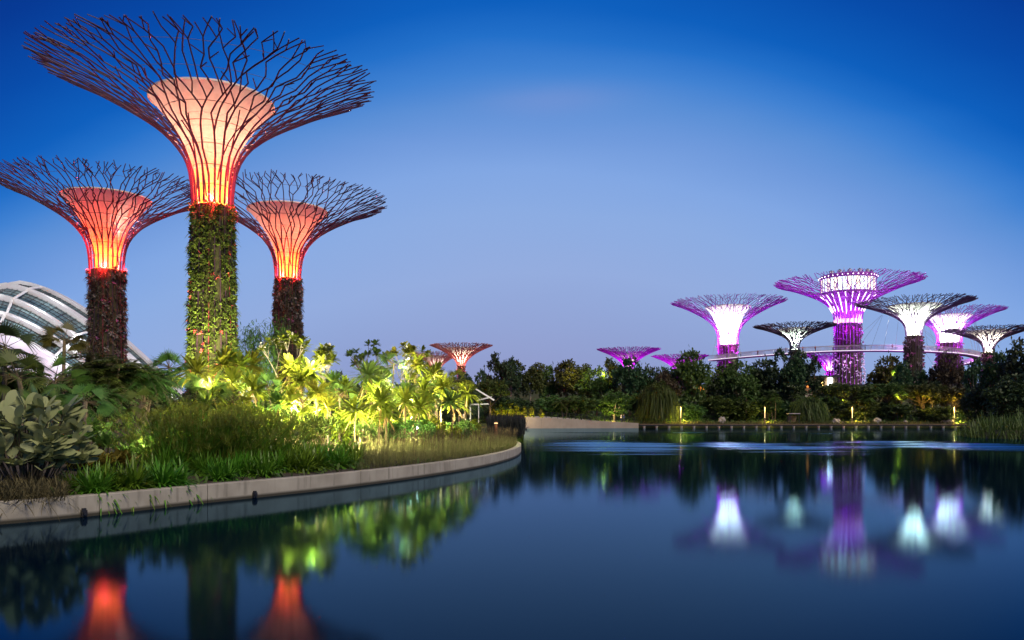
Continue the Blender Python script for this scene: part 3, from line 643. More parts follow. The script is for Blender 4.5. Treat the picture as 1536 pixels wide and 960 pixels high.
strip(-1.1, 1.1, ZB-.45, ZB, 'deck', M['steel_violet'])
strip(-1.32, -1.12, ZB-.18, ZB-.03, 'edge_light', M['bridge_led']); strip(1.12, 1.32, ZB-.18, ZB-.03, 'edge_light', M['bridge_led'])
for s_ in (-1.15, 1.15):
    pts = np.column_stack([SB+nb_*s_, np.full(N, ZB+1.35)])
    rl = MB().path(pts, .06, 4).build('handrail', M['hoop'], bridge)
    E0 = np.column_stack([SB+nb_*s_, np.full(N, ZB)])
    mids = np.concatenate([E0[:-1]+(E0[1:]-E0[:-1])*f for f in (0, .25, .5, .75)])
    MB().tubes(mids, mids+np.array([[0,0,1.32]]), .035, .035, 4).build('baluster', M['hoop'], rl)
for ti, (px_, Y_, rr0) in enumerate(((1092, 285, 10), (1424, 262, 12), (1272, 308, 22), (1371, 218, 10))):
    for k in range(9):
        i = int(np.argmin(np.hypot(SB[:,0]-PX(px_, Y_), SB[:,1]-Y_)))+(k-4)*3
        if 0 <= i < N:
            p = SB[i]; c = np.array([PX(px_, Y_), Y_]); d = (p-c)/max(np.linalg.norm(p-c), 1e-6)*min(rr0, np.linalg.norm(p-c))
            MB().path([(p[0], p[1], ZB+.1), (c[0]+d[0]*.8, c[1]+d[1]*.8, PZ(470, Y_))], .03, 3).build('stay_cable', M['cable'], bridge)

# ---------------------------------------------------------------- people
def person_proto(name, label, shirt, trousers, skin=(.35,.22,.15)):
    root = thing(name, label, 'person')
    J = [(0,0,.93),(0,0,1.15),(0,0,1.38),(0,0,1.52),(0,.0,1.66),(0,.01,1.74),(.20,0,1.40),(.25,.02,1.14),(.25,.10,.90),(-.20,0,1.40),(-.25,0,1.14),(-.24,.06,.90),(.10,0,.90),(.11,.06,.50),(.11,-.02,.08),(.12,.12,.04),(-.10,0,.90),(-.11,-.04,.50),(-.11,-.12,.08),(-.12,.02,.04)]
    Ed = [(0,1),(1,2),(2,3),(3,4),(4,5),(2,6),(6,7),(7,8),(2,9),(9,10),(10,11),(0,12),(12,13),(13,14),(14,15),(0,16),(16,17),(17,18),(18,19)]
    Rd = [.15,.14,.16,.055,.095,.07,.065,.05,.035,.065,.05,.035,.10,.075,.05,.04,.10,.075,.05,.04]
    me = bpy.data.meshes.new('body'); me.from_pydata(J, Ed, [])
    o = bpy.data.objects.new('body', me); COL.objects.link(o); o.parent = root; o.modifiers.new('skin', 'SKIN')
    for v, r in zip(me.skin_vertices[0].data, Rd): v.radius = (r, r*.8)
    me.skin_vertices[0].data[0].use_root = True
    def clothes():
        m = bpy.data.materials.new(name+'_clothes'); m.use_nodes = True; t = m.node_tree; b = t.nodes['Principled BSDF']
        tcn = nd(t, 'ShaderNodeTexCoord'); s_ = nd(t, 'ShaderNodeSeparateXYZ'); t.links.new(tcn.outputs['Object'], s_.inputs[0])
        r = nd(t, 'ShaderNodeValToRGB'); r.color_ramp.interpolation = 'CONSTANT'; e = r.color_ramp.elements
        e[0].position = 0; e[0].color = (.02,.02,.02,1); e[1].position = .04; e[1].color = (*trousers,1)
        for p, c in ((.47, shirt), (.755, skin), (.865, (.015,.012,.01))): q = e.new(p); q.color = (*c, 1)
        t.links.new(mth(t, 'DIVIDE', s_.outputs[2], 2.0), r.inputs[0]); t.links.new(r.outputs[0], b.inputs['Base Color']); b.inputs['Roughness'].default_value = .8; return m
    me.materials.append(clothes())
    sd = o.modifiers.new('smooth', 'SUBSURF'); sd.levels = sd.render_levels = 1
    return root

# ---------------------------------------------------------------- glass dome on the left
dome = thing('glass_dome', 'white-ribbed glass conservatory dome rising behind the dark palms', 'conservatory')
ARCH = [(35,422,.0457,236,8),(14,425,.0441,228,10.5),(-6,440,.0470,217,11),(-16,463,.0440,207,10),(-26,486,.0420,199,6)]
def arch_pts(k, n=61, drop=0.0, dy=0.0):
    xp, yp, c, Y, th = ARCH[k]; yp = yp+drop; w = ((648-yp)/c)**(2/3); u = np.sin(np.linspace(-1, 1, n)*math.pi/2)
    px = xp+u*w; py = yp+c*np.abs(px-xp)**1.5
    return np.column_stack([(px-CX)/F*Y, np.full(n, Y+dy), H+(HZ-py)/F*Y])
for k, (xp, yp, c, Y, th) in enumerate(ARCH):
    n = 61; dp = 3.2 if k < 4 else 1.2; T_ = arch_pts(k, n, 0, -dp/2); T2_ = arch_pts(k, n, 0, dp/2); B_ = arch_pts(k, n, th, -dp/2*.7); B2_ = arch_pts(k, n, th, dp/2*.7)
    i = np.arange(n-1); q = [np.stack([i+r*n, i+1+r*n, i+1+((r+1) % 4)*n, i+((r+1) % 4)*n], 1) for r in range(4)]
    MB().add(np.concatenate([T_, T2_, B2_, B_]), [np.concatenate(q)]).build('rib', M['white_paint'], dome)
for k in range(4):
    n = 61; A_ = arch_pts(k, n, ARCH[k][4]*.6); B_ = arch_pts(k+1, n, ARCH[k+1][4]*.5); i = np.arange(n-1)
    gl = MB().add(np.concatenate([A_, B_]), np.stack([i, i+1, i+1+n, i+n], 1)).build('glass_band', M['glazing'], dome)
    up = np.array([[0, -.25, .1]]); m = MB(); m.tubes(A_+up, B_+up, .08, .08, 4); m.tubes((A_[:-1]+A_[1:])/2+up, (B_[:-1]+B_[1:])/2+up, .05, .05, 4)
    for f in (.2, .4, .6, .8): m.tubes((A_*(1-f)+B_*f)[:-1]+up, (A_*(1-f)+B_*f)[1:]+up, .08, .08, 4)
    m.build('glazing_bars', M['dark_metal'], gl)
    for j in range(4, 60, 7): MB().tubes([A_[j]+up*4], [B_[j]+up*4+np.array([.6,0,.4])], .38, .30, 6).build('strut', M['white_paint'], dome)
A_ = arch_pts(4, 61, 4); B_ = A_.copy(); B_[:,1] -= 14; B_[:,2] = np.maximum(B_[:,2]-14, 1.2); i = np.arange(60)
lv = MB().add(np.concatenate([A_, B_]), np.stack([i, i+1, i+62, i+61], 1)).build('louvre_wall', M['louvre'], dome)
for f in (.2, .4, .6, .8):
    Q_ = A_*(1-f)+B_*f+np.array([[0,-.2,.15]]); MB().tubes(Q_[:-1], Q_[1:], .12, .12, 4).build('louvre_rail', M['dark_metal'], lv)
for k in range(4):                          # floodlights standing on each terrace wash the rib above
    Q_ = arch_pts(k+1, 61)
    for j in (30, 35, 40, 45, 50): lamp('POINT', (Q_[j][0], Q_[j][1]-1.5, Q_[j][2]+2.2), 900, (.93,.96,1), None, .3)
for X_, Y_, p, c in ((-150,160,70000,(.93,.96,1)), (-120,160,60000,(.80,.80,1))): lamp('SPOT', (X_, Y_, 5), p, c, None, .4, (X_-2, 215, 24), 95, .8)

# ---------------------------------------------------------------- plant builders (each returns an Empty with parts)
def curve_stem(m, p0, p1, r0, r1, bend=(0,0), n=6, sides=6):
    t = np.linspace(0, 1, n); P = np.asarray(p0)[None]*(1-t)[:,None]+np.asarray(p1)[None]*t[:,None]
    P[:,0] += bend[0]*np.sin(t*np.pi); P[:,1] += bend[1]*np.sin(t*np.pi); m.path(P, r0+(r1-r0)*t, sides); return P
def sphere_dirs(g, n, lo=-.5, hi=1.0):
    z = g.uniform(lo, hi, n); a = g.random(n)*2*math.pi; r = np.sqrt(np.maximum(1-z*z, 0)); return np.stack([r*np.cos(a), r*np.sin(a), z], 1)
def rosette_palm(seed, h, L, label, mats=('leaf_lit','stem'), n=38, dead=5, wd=.15, group='rosette palms in the lit grove'):
    g = rs(seed); t = thing('rosette_palm', label, 'palm', group=group)
    lean = g.normal(0, .10, 2)*h; m = MB(); P = curve_stem(m, (0,0,-.3), (lean[0], lean[1], h), .042+.005*h, .032, g.normal(0, .12, 2)); m.build('trunk', M[mats[1]], t)
    top = P[-1]; d = sphere_dirs(g, n, -.25, .95); LL = L*g.uniform(.75, 1.12, n)
    MB().leaves(np.repeat(top[None], n, 0)+g.normal(0, .04, (n,3))+np.array([0,0,.02]), d, LL, LL*wd, LL*.24*(1.1-d[:,2]*.6), LEAFP).build('crown', M[mats[0]], t)
    if dead:
        d = sphere_dirs(g, dead, -.9, -.45); MB().leaves(np.repeat(top[None], dead, 0)-np.array([0,0,.08]), d, L*.8, L*wd*.8, L*.25, LEAFP).build('dead_frond', M['leaf_dead'], t)['kind'] = 'stuff'
    return t
def plumeria(seed, h, spread, label, mats=('leaf_lit','stem'), flowers=True):
    g = rs(seed); t = thing('frangipani_tree', label, 'tree', group='frangipani trees'); m = MB(); tips = []
    def br(p, d, L, r, lev):
        q = p+d*L; m.tubes([p], [q], r, r*.75, 6)
        if lev == 0: tips.append((q, d)); return
        for k in range(3 if g.random() < .55 else 2):
            a = g.random()*6.28; nd_ = d*.75+np.array([math.cos(a)*.75, math.sin(a)*.75, .32]); nd_ /= np.linalg.norm(nd_); br(q, nd_, L*g.uniform(.62, .85), r*.72, lev-1)
    br(np.array([0,0,-.2]), np.array([g.normal(0,.08), g.normal(0,.08), 1.0]), h*.40, .10, 3)
    P = np.array([q for q, d in tips]); s = spread/max(np.abs(P[:,:2]).max(), .1); zs = (h-.25)/P[:,2].max()
    for a in m.v: a[:,:2] *= s; a[:,2] *= zs
    m.build('trunk', M[mats[1]], t); lv = MB(); fl = MB()
    for q, d in tips:
        c = np.array([q[0]*s, q[1]*s, q[2]*zs]); n = 17; dd = sphere_dirs(g, n, -.35, .9); lv.leaves(np.repeat(c[None], n, 0), dd, g.uniform(.36,.56,n), .19, .10, LEAFP)
        if flowers and g.random() < .45:
            n = 9; dd = sphere_dirs(g, n, .0, 1); fl.leaves(c[None]+dd*.16+np.array([0,0,.1]), g.normal(0,1,(n,3)), .16, .14, 0, QUAD)
    lv.build('crown', M[mats[0]], t)
    if fl.v: fl.build('blossoms', M['frangipani'], t)['kind'] = 'stuff'
    return t
def fan_palm(seed, h, L, label, leaf='leaf_mid', nf=18, lo=-.55, rad=.13):
    g = rs(seed); t = thing('fan_palm', label, 'palm', group='fan palms'); m = MB(); P = curve_stem(m, (0,0,-.3), (g.normal(0,.1), g.normal(0,.1), h), rad, rad*.8, g.normal(0,.08,2), 7, 8); m.build('trunk', M['bark'], t)
    top = P[-1]; lv = MB(); st = MB(); D = sphere_dirs(g, nf, lo, .95)
    for d in D:
        pl = L*g.uniform(.45,.6); e = top+d*pl-np.array([0,0,.12*pl]); st.tubes([top], [e], .02, .015, 4)
        ax = d+np.array([0,0,-.25]); ax /= np.linalg.norm(ax); s = np.cross(ax, [0,0,1.]); s /= max(np.linalg.norm(s), 1e-6); nrm = np.cross(s, ax); ro = g.uniform(-.9,.9); s, nrm = s*math.cos(ro)+nrm*math.sin(ro), nrm*math.cos(ro)-s*math.sin(ro); k = 17
        an = np.linspace(-1.35, 1.35, k); dd = ax[None]*np.cos(an)[:,None]+s[None]*np.sin(an)[:,None]+nrm[None]*.12
        lv.leaves(np.repeat(e[None], k, 0), dd, L*.62*(1-.25*np.abs(an)/1.35), L*.050, L*.22*(.4+np.abs(an)/1.35), ((0,.5),(.35,1),(.7,.6),(1,.05)), up=np.repeat(nrm[None], k, 0))
    lv.build('crown', M[leaf], t); st.build('leaf_stalks', M['stem'], t)['kind'] = 'stuff'; return t
def feather_palm(seed, h, L, label, leaf='leaf_dark', nf=16, stems=1, spread=.0, lo=-.3):
    g = rs(seed); t = thing('feather_palm', label, 'palm', group='feather palms'); m = MB(); lv = MB()
    for s in range(stems):
        a = g.random()*6.28; r = spread*math.sqrt(g.random()); hh = h*g.uniform(.72, 1.0); p1 = np.array([r*1.3*math.cos(a), r*1.3*math.sin(a), hh])
        P = curve_stem(m, (r*.4*math.cos(a), r*.4*math.sin(a), -.3), p1, .09, .06, g.normal(0,.05,2)); top = P[-1]
        for d in sphere_dirs(g, nf, lo, .95):
            k = 20; tt = np.linspace(.10, 1, k); LL = L*g.uniform(.8,1.1); C = top[None]+d[None]*(tt*LL)[:,None]; C[:,2] -= .55*LL*tt*tt
            tg = d[None]-np.array([[0,0,1.1]])*tt[:,None]; tg /= np.linalg.norm(tg, axis=1, keepdims=True); sd = np.cross(tg, [0,0,1.]); sd /= np.maximum(np.linalg.norm(sd, axis=1, keepdims=True), 1e-6)
            m.tubes(C[:-1], C[1:], .012, .010, 3); ll = LL*.30*np.sin(np.clip(tt*1.05,0,1)*math.pi*.85+.35)
            for sg in (-1, 1): lv.leaves(C, sd*sg+tg*.55+g.normal(0,.08,(k,3)), np.maximum(ll,.08), LL*.048, ll*.45, BLADE)
    m.build('trunk', M['bark'], t); lv.build('crown', M[leaf], t); return t
def strap_clump(seed, R, n, label, leaf='strap', wd=.05):
    g = rs(seed); t = tag(MB().build('strap_leaf_plant', M[leaf]), label, 'plant', 'strap-leaf plants along the kerb'); m = MB()
    q = 5
    for k in range(q):
        c = np.array([g.normal(0,R*.28), g.normal(0,R*.28), 0]); nn = n//q; d = sphere_dirs(g, nn, -.02, .95); LL = R*g.uniform(.7,1.15,nn)
        m.leaves(np.repeat(c[None], nn, 0)+g.normal(0,.05,(nn,3))*np.array([1,1,0]), d+np.array([0,0,.30]), LL, wd, LL*.70*(1.12-d[:,2]), ((0,.7),(.3,1),(.6,.95),(.85,.6),(1,.05)))
    t.data = m.mesh('strap_leaf_plant', M[leaf]); return t
def canna(seed, R, n, label, leaf='canna', wd=.26, cat='plant', name='broad_leaf_plant', group=None):
    g = rs(seed); t = tag(MB().build(name, M[leaf]), label, cat, group); m = MB(); d = sphere_dirs(g, n, .05, .95); LL = R*g.uniform(.55,1.0,n)
    b = np.stack([g.normal(0,R*.25,n), g.normal(0,R*.25,n), g.uniform(0,R*.35,n)], 1); m.leaves(b, d+np.array([0,0,.3]), LL, LL*wd, LL*.3, ((0,.2),(.25,.75),(.55,1),(.8,.8),(.95,.35),(1,.05)))
    t.data = m.mesh(name, M[leaf]); return t

# crowns of the ordinary trees: proto 10 m high and 8 m wide
def crown(seed, lobes, n, size, leaf, clump=.85):
    g = rs(seed); m = MB(); per = np.array([l[3]**2*(l[4] if len(l) > 4 else 1)**1 for l in lobes]); per = (per/per.sum()*n).astype(int)
    for l, k in zip(lobes, per):
        c = np.array(l[:3]); r = l[3]; fz = l[4] if len(l) > 4 else .8; nc = max(6, k//16)
        cd = sphere_dirs(g, nc, -.75, 1.0)*g.uniform(.55,1.08,nc)[:,None]; cc = c[None]+cd*np.array([r, r, r*fz])[None]      # twig ends
        p = cc[g.integers(0, nc, k)]+g.normal(0, .19*r**.5*clump, (k,3)); d = (p-c[None])*.7/r+g.normal(0,.65,(k,3))
        s = size*g.uniform(.6,1.25,k); m.leaves(p, d, s, s*.62, s*.2, QUAD, up=g.normal(0,1,(k,3))+np.array([0,0,.8]))
    return m
def limbs(m, lobes, base, r, g):
    for l in lobes:
        c = np.array(l[:3]); b = np.array(base)+np.array([0,0,g.uniform(-.8,.6)]); mid = (b+c)/2+g.normal(0,.25,3); P = np.array([b, b*.4+mid*.6+np.array([0,0,.1]), mid*.4+c*.6, c]); m.path(P, [r*.55, r*.42, r*.3, r*.12], 5)
def tree_proto(kind, seed, leaf, label='x', n=4200, bark='bark'):
    g = rs(seed); t = thing(kind, label, 'tree'); m = MB(); tr = .20
    if kind == 'round_tree':
        lob = [(g.normal(0,.3), g.normal(0,.3), 7.4, 2.5)]+[(2.3*math.cos(a)*g.uniform(.8,1.1), 2.3*math.sin(a)*g.uniform(.8,1.1), g.uniform(4.6,6.6), g.uniform(1.5,2.0)) for a in np.arange(7)/7*6.28]+[(1.6*math.cos(a), 1.6*math.sin(a), g.uniform(2.9,3.8), 1.5) for a in np.arange(4)/4*6.28+.5]; base = (0,0,2.6); size = .52
    elif kind == 'tall_tree':
        lob = [(g.normal(0,.7), g.normal(0,.7), z, r) for z, r in ((9.2,1.1),(8.3,1.5),(7.3,1.7))]+[(g.uniform(1.2,2.6)*math.cos(a), g.uniform(1.2,2.6)*math.sin(a), g.uniform(4.4,7.8), g.uniform(.9,1.35)) for a in np.arange(9)/9*6.28]; base = (0,0,4.6); size = .42; tr = .15
    elif kind == 'conifer':
        lob = [(g.normal(0,.15), g.normal(0,.15), 2.2+7.2*f, 2.1*(1-f)+.35, .75) for f in np.linspace(0,1,9)]+[(1.5*(1-f)*math.cos(f*40), 1.5*(1-f)*math.sin(f*40), 2+6*f, .8) for f in np.linspace(0,.8,7)]; base = (0,0,2); size = .36
    elif kind == 'spreading_tree':
        lob = [(g.uniform(0,3)*math.cos(a), g.uniform(0,3)*math.sin(a), g.uniform(7.4,8.7), g.uniform(1.2,1.7), .55) for a in np.arange(11)*2.4]+[(3*math.cos(a), 3*math.sin(a), 6.6, 1.1, .5) for a in np.arange(5)*1.26]; base = (0,0,4.2); size = .42
    elif kind == 'bush':
        lob = [(g.uniform(0,2.8)*math.cos(a), g.uniform(0,2.8)*math.sin(a), g.uniform(2.0,7.2), g.uniform(1.7,2.5)) for a in np.arange(13)*2.4]; base = (0,0,1); size = .6
    else:  # weeping
        lob = [(g.uniform(.3,2.4)*math.cos(a), g.uniform(.3,2.4)*math.sin(a), g.uniform(7.2,8.8), g.uniform(1.0,1.5)) for a in np.arange(10)*2.4]; base = (0,0,4); size = .42
    curve_stem(m, (0,0,-.6), np.array(base)+np.array([0,0,1.2]), tr*1.35, tr*.8, g.normal(0,.2,2), 6, 7); limbs(m, lob, base, tr*1.1, g)
    m.build('trunk', M[bark], t); c = crown(seed, lob, n if kind != 'willow' else 1800, size, leaf)
    if kind == 'willow':
        k = 2600; a = g.random(k)*6.28; r = 3.7*np.sqrt(g.random(k)); top = 9.4-.16*r*r-g.uniform(0,2.6,k); LL = np.minimum(top-.4, g.uniform(.8,5.5,k)*(.5+r/3.7))
        b = np.stack([r*np.cos(a), r*np.sin(a), top], 1); c.leaves(b, np.stack([np.cos(a)*.10, np.sin(a)*.10, np.full(k,-1.)], 1)+g.normal(0,.09,(k,3)), LL, .09, 0, ((0,1),(.35,1),(.7,.9),(1,.3)), up=g.normal(0,1,(k,3)))
    c.build('crown', M[leaf], t); return t
PROTO = {}
USED = set()
def tree(kind, variant, px, top_y, w_px, Y, label, leaf=None, bark='bark', base=None, group=None, rz=None, n=4200):
    key = (kind, variant, leaf, bark); h = None
    X = PX(px, Y); z0 = gz(X, Y) if base is None else base; h = PZ(top_y, Y)-z0; w = w_px*Y/F; r = random.Random(int(px*7+Y)); rz = r.random()*6.28 if rz is None else rz
    sc = (w/7.6, w/7.6, h/10.0)
    if key not in PROTO:
        t = PROTO[key] = tree_proto(kind, hash((kind, variant)) % 1 + variant*17+len(kind), leaf or 'leaf_dark', label, n, bark)
        t.location = (X, Y, z0); t.rotation_euler.z = rz; t.scale = sc
        if group: t['group'] = group
        return t
    return dup(PROTO[key], label, (X, Y, z0), rz, sc, group)

# ---------------------------------------------------------------- far bank: ramp wall, railing, boardwalk, lamps
wall = thing('ramp_wall', 'long low peach-lit concrete wall along the far water edge, falling to the right', 'wall')
wx = np.array([[PX(786,160),160],[PX(812,161.5),161.5],[PX(845,162.6),162.6],[PX(880,163.2),163.2],[PX(920,163.6),163.6],[PX(958,164),164]]); wt = np.array([2.32,2.2,1.95,1.65,1.35,1.05])
for i in range(5):
    a, b = wx[i], wx[i+1]; d = (b-a)/np.linalg.norm(b-a); n_ = np.array([-d[1], d[0]]); b = b-d*.015; V = []
    for p, zt in ((a, wt[i]), (b, wt[i+1])):
        for o, z in ((0,-1.2),(0,zt),(.35,zt),(.35,-1.2)): V.append((p[0]+n_[0]*o, p[1]+n_[1]*o, z))
    MB().add(V, np.array([(0,1,2,3),(7,6,5,4),(0,4,5,1),(1,5,6,2),(2,6,7,3),(3,7,4,0)])).build('wall_segment', M['wall_concrete'], wall)
rail = thing('railing', 'dark metal railing running along the top of the far ramp wall', 'railing')
rp_ = smooth_poly(np.column_stack([wx, wt]), 80); rp_[:,1] += .18
for dz in (1.1, .75, .4): MB().path(rp_+np.array([0,0,dz]), .035, 4).build('rail', M['dark_metal'], rail)
for i in range(0, 80, 4): MB().box((rp_[i][0], rp_[i][1], rp_[i][2]+.56), (.09,.09,1.12)).build('post', M['dark_metal'], rail)
jt = thing('jetty_slab', 'low pale landing slab at the water behind the planted tip', 'jetty'); m = MB(); m.box((PX(772,150), 150, .35), (5.2,4,.22)); m.build('slab', M['wall_concrete'], jt)
for dx in (-2.1, 0, 2.1): m = MB(); m.box((PX(772,150)+dx, 148.6, -.4), (.3,.3,1.28)); m.build('pile', M['dark_metal'], jt)
bw = thing('boardwalk', 'low timber boardwalk on short pale piles along the far shore', 'boardwalk')
x0, x1 = PX(959,164.2), PX(1450,164.2); nseg = 13
for k in range(nseg):
    a = x0+(x1-x0)*k/nseg; b = x0+(x1-x0)*(k+1)/nseg; m = MB()
    for q in range(5): m.box(((a+b)/2, 163.9+q*.44, .80), (b-a-.02,.41,.10))
    m.build('deck', M['timber'], bw)
m = MB(); m.box(((x0+x1)/2, 163.86, .62), (x1-x0,.14,.24)); m.box(((x0+x1)/2, 165.7, .62), (x1-x0,.14,.24)); m.build('edge_beam', M['dark_metal'], bw)
k = 0; xx = x0+.9
while xx < x1:
    m = MB(); m.lathe([(.24,-1.3),(.24,.26),(.28,.28),(.28,.46),(0,.46)], 10, (xx, 163.72, 0)); m.build('pile', M['wall_concrete'], bw); xx += 2.55
LP = [(1021,'beside the weeping tree',260),(1147,'between the weeping tree and the little gate shelter',150),(1278,'right of the little gate shelter',200),(1431,'beside the orange-lit boulders',330)]
lp0 = None
for px, wh, pw in LP:
    Y = 166.6; X = PX(px, Y); zb_ = gz(X, Y)
    if lp0 is None:
        lp0 = t = thing('lamp_post', '', 'lamp post', group='slim lamp posts on the far shore'); m = MB(); m.box((0,0,1.75), (.20,.20,3.5)); m.box((0,0,.12), (.34,.34,.24)); m.build('post', M['timber'], t)
        m = MB(); m.box((0,-.125,2.35), (.09,.045,2.3)); m.build('light_strip', M['lamp_warm'], t); m = MB(); m.box((0,-.03,3.55), (.30,.34,.09)); m.build('cap', M['dark_metal'], t)
        t.location = (X, Y, zb_); t['label'] = 'slim warm-lit lamp post '+wh
    else: t = dup(lp0, 'slim warm-lit lamp post '+wh, (X, Y, zb_), 0)
    lamp('POINT', (X, Y-.5, zb_+3.0), pw*1.2, (1,.66,.22), None, .12); lamp('POINT', (X+.9, Y+.5, zb_+.9), pw*3.0, (1,.72,.14), None, .08)
hut = thing('gate_shelter', 'small dark flat-roofed gate shelter at the boardwalk edge', 'shelter', (PX(1190,167), 167, gz(PX(1190,167),167)))
m = MB(); m.box((0,0,2.1), (2.3,1.8,.16)); m.build('roof', M['paving'], hut)
for sx_ in (-.95, .95):
    for sy in (-.7, .7): m = MB(); m.box((sx_, sy, .97), (.12,.12,2.1)); m.build('post', M['dark_metal'], hut)
m = MB(); m.box((0,.74,1.0), (1.75,.05,1.3)); m.build('back_panel', M['timber'], hut); m = MB(); m.box((0,.2,.42), (1.5,.4,.08)); m.box((-.6,.2,.18), (.08,.36,.42)); m.box((.6,.2,.18), (.08,.36,.42)); m.build('bench', M['timber'], hut)
for px, r, s, lab in ((1083,(.75,.7,.95),2,'grey upright boulder on the far grass between two lamp posts'),(1254,(.85,.7,.7),3,'pale boulder left of the third lamp post on the far grass'),(1264,(.5,.4,.35),4,'low stone beside the pale boulder by the lamp post'),(1316,(.8,.7,.8),5,'lone grey boulder right of the third lamp post'),(1358,(.5,.5,.5),8,'small grey boulder halfway between the last two lamp posts'),(1424,(.95,.7,.65),6,'orange-lit boulder just left of the last lamp post'),(1415,(.6,.5,.5),7,'smaller orange-lit boulder at the end of the pair by the last lamp post')):
    X = PX(px,167.5); tag(MB().blob((0,0,0), r, s, .45, 3).build('boulder', M['granite']), lab, 'boulder').location = (X, 167.5, gz(X,167.5)+r[2]*.45)
p0 = person_proto('person', 'person in a blue top walking on the ramp behind the railing', (.10,.16,.45), (.03,.03,.05)); p0.location = (PX(936,165.2), 165.2, 1.15); p0.rotation_euler.z = 1.4
p1 = person_proto('person', 'person in a white top walking beside one in blue on the ramp', (.62,.60,.62), (.05,.06,.12)); p1.location = (PX(932,165.6), 165.6, 1.18); p1.rotation_euler.z = 1.7
p2 = person_proto('person', 'person in a white shirt on the sky bridge', (.6,.6,.6), (.03,.03,.05)); p2['group'] = 'people on the sky bridge'
p3 = person_proto('person', 'person in a dark red shirt on the sky bridge', (.35,.05,.08), (.03,.03,.05)); p3['group'] = 'people in dark red on the sky bridge'
for q, i in enumerate((12,17,23,26,30,33,37,41,44,50,56,66,78,88)):
    src = p2 if q % 2 == 0 else p3; c = SB[i]+nb_[i]*.5*(1 if q % 3 else -1); loc = (c[0], c[1], ZB)
    if q < 2: src.location = loc; src.rotation_euler.z = q*2.0
    else: dup(src, src['label'], loc, q*1.3)
# land behind the ramp wall up to its top
m = MB(); V = []; 
for i in range(6):
    for o, dz in ((.3,-.06),(3,-.05),(6,.0),(10,.25)): V.append((wx[i][0], wx[i][1]+o, wt[i]+dz))
ii = (np.arange(5)[:,None]*4+np.arange(3)[None]).ravel(); tag(m.add(V, np.stack([ii, ii+4, ii+5, ii+1], 1)).build('ramp_path', M['paving']), kind='structure')
# pavilion glowing between the trees
pv = thing('lit_pavilion', 'orange-lit pavilion with a bright white sign between the trees below the restaurant tower', 'pavilion')
Yp = 206; z_ = lambda y: PZ(y, Yp)
m = MB(); m.box(((PX(1209,Yp)+PX(1258,Yp))/2, Yp+3, (z_(590)+1)/2), (8.6,5,z_(590)-1)); m.build('plinth', M['granite'], pv)
m = MB(); m.box(((PX(1209,Yp)+PX(1258,Yp))/2, Yp+3, (z_(566)+z_(590))/2), (8.2,4.4,z_(566)-z_(590))); m.build('wall', M['timber'], pv)
for k in range(5): m = MB(); m.box((PX(1213+k*5.2,Yp), Yp+.70, (z_(571)+z_(581))/2), (.72,.10,z_(571)-z_(581))); m.build('window', M['glow_orange'], pv)
m = MB(); m.box((PX(1246,Yp), Yp+.4, (z_(567)+z_(578))/2), (1.2,.3,z_(567)-z_(578))); m.build('sign_panel', emit('sign_white', (.9,1,.98), 9), pv)
m = MB(); m.box((PX(1234,Yp), Yp+.4, (z_(566)+z_(584))/2), (.30,.3,z_(566)-z_(584))); m.build('lamp', emit('lamp_amber', (1,.75,.2), 7), pv)
m = MB(); m.box(((PX(1209,Yp)+PX(1258,Yp))/2, Yp+2.4, z_(564.5)), (9.2,6.2,.3)); m.build('roof', M['dark_metal'], pv)
lamp('POINT', (PX(1225,Yp), Yp-2, z_(576)), 220, (1,.35,.06), None, .2)
pv2 = thing('garden_kiosk', 'small orange-glowing kiosk under the big rounded tree', 'kiosk'); Yk = 184
m = MB(); m.box((PX(1046,Yk), Yk+1.5, PZ(588,Yk)/2), (4.5,3,PZ(588,Yk))); m.build('plinth', M['granite'], pv2); m = MB(); m.box((PX(1046,Yk), Yk+1.5, (PZ(588,Yk)+PZ(578,Yk))/2), (4.2,2.6,PZ(578,Yk)-PZ(588,Yk))); m.build('wall', M['timber'], pv2)
for k in range(6): m = MB(); m.box((PX(1036+k*3.9,Yk), Yk+.12, (PZ(580,Yk)+PZ(587,Yk))/2), (.30,.10,PZ(580,Yk)-PZ(587,Yk))); m.build('window', M['glow_orange'], pv2)
m = MB(); m.box((PX(1046,Yk), Yk+1.3, PZ(577,Yk)), (5,3.6,.2)); m.build('roof', M['dark_metal'], pv2)

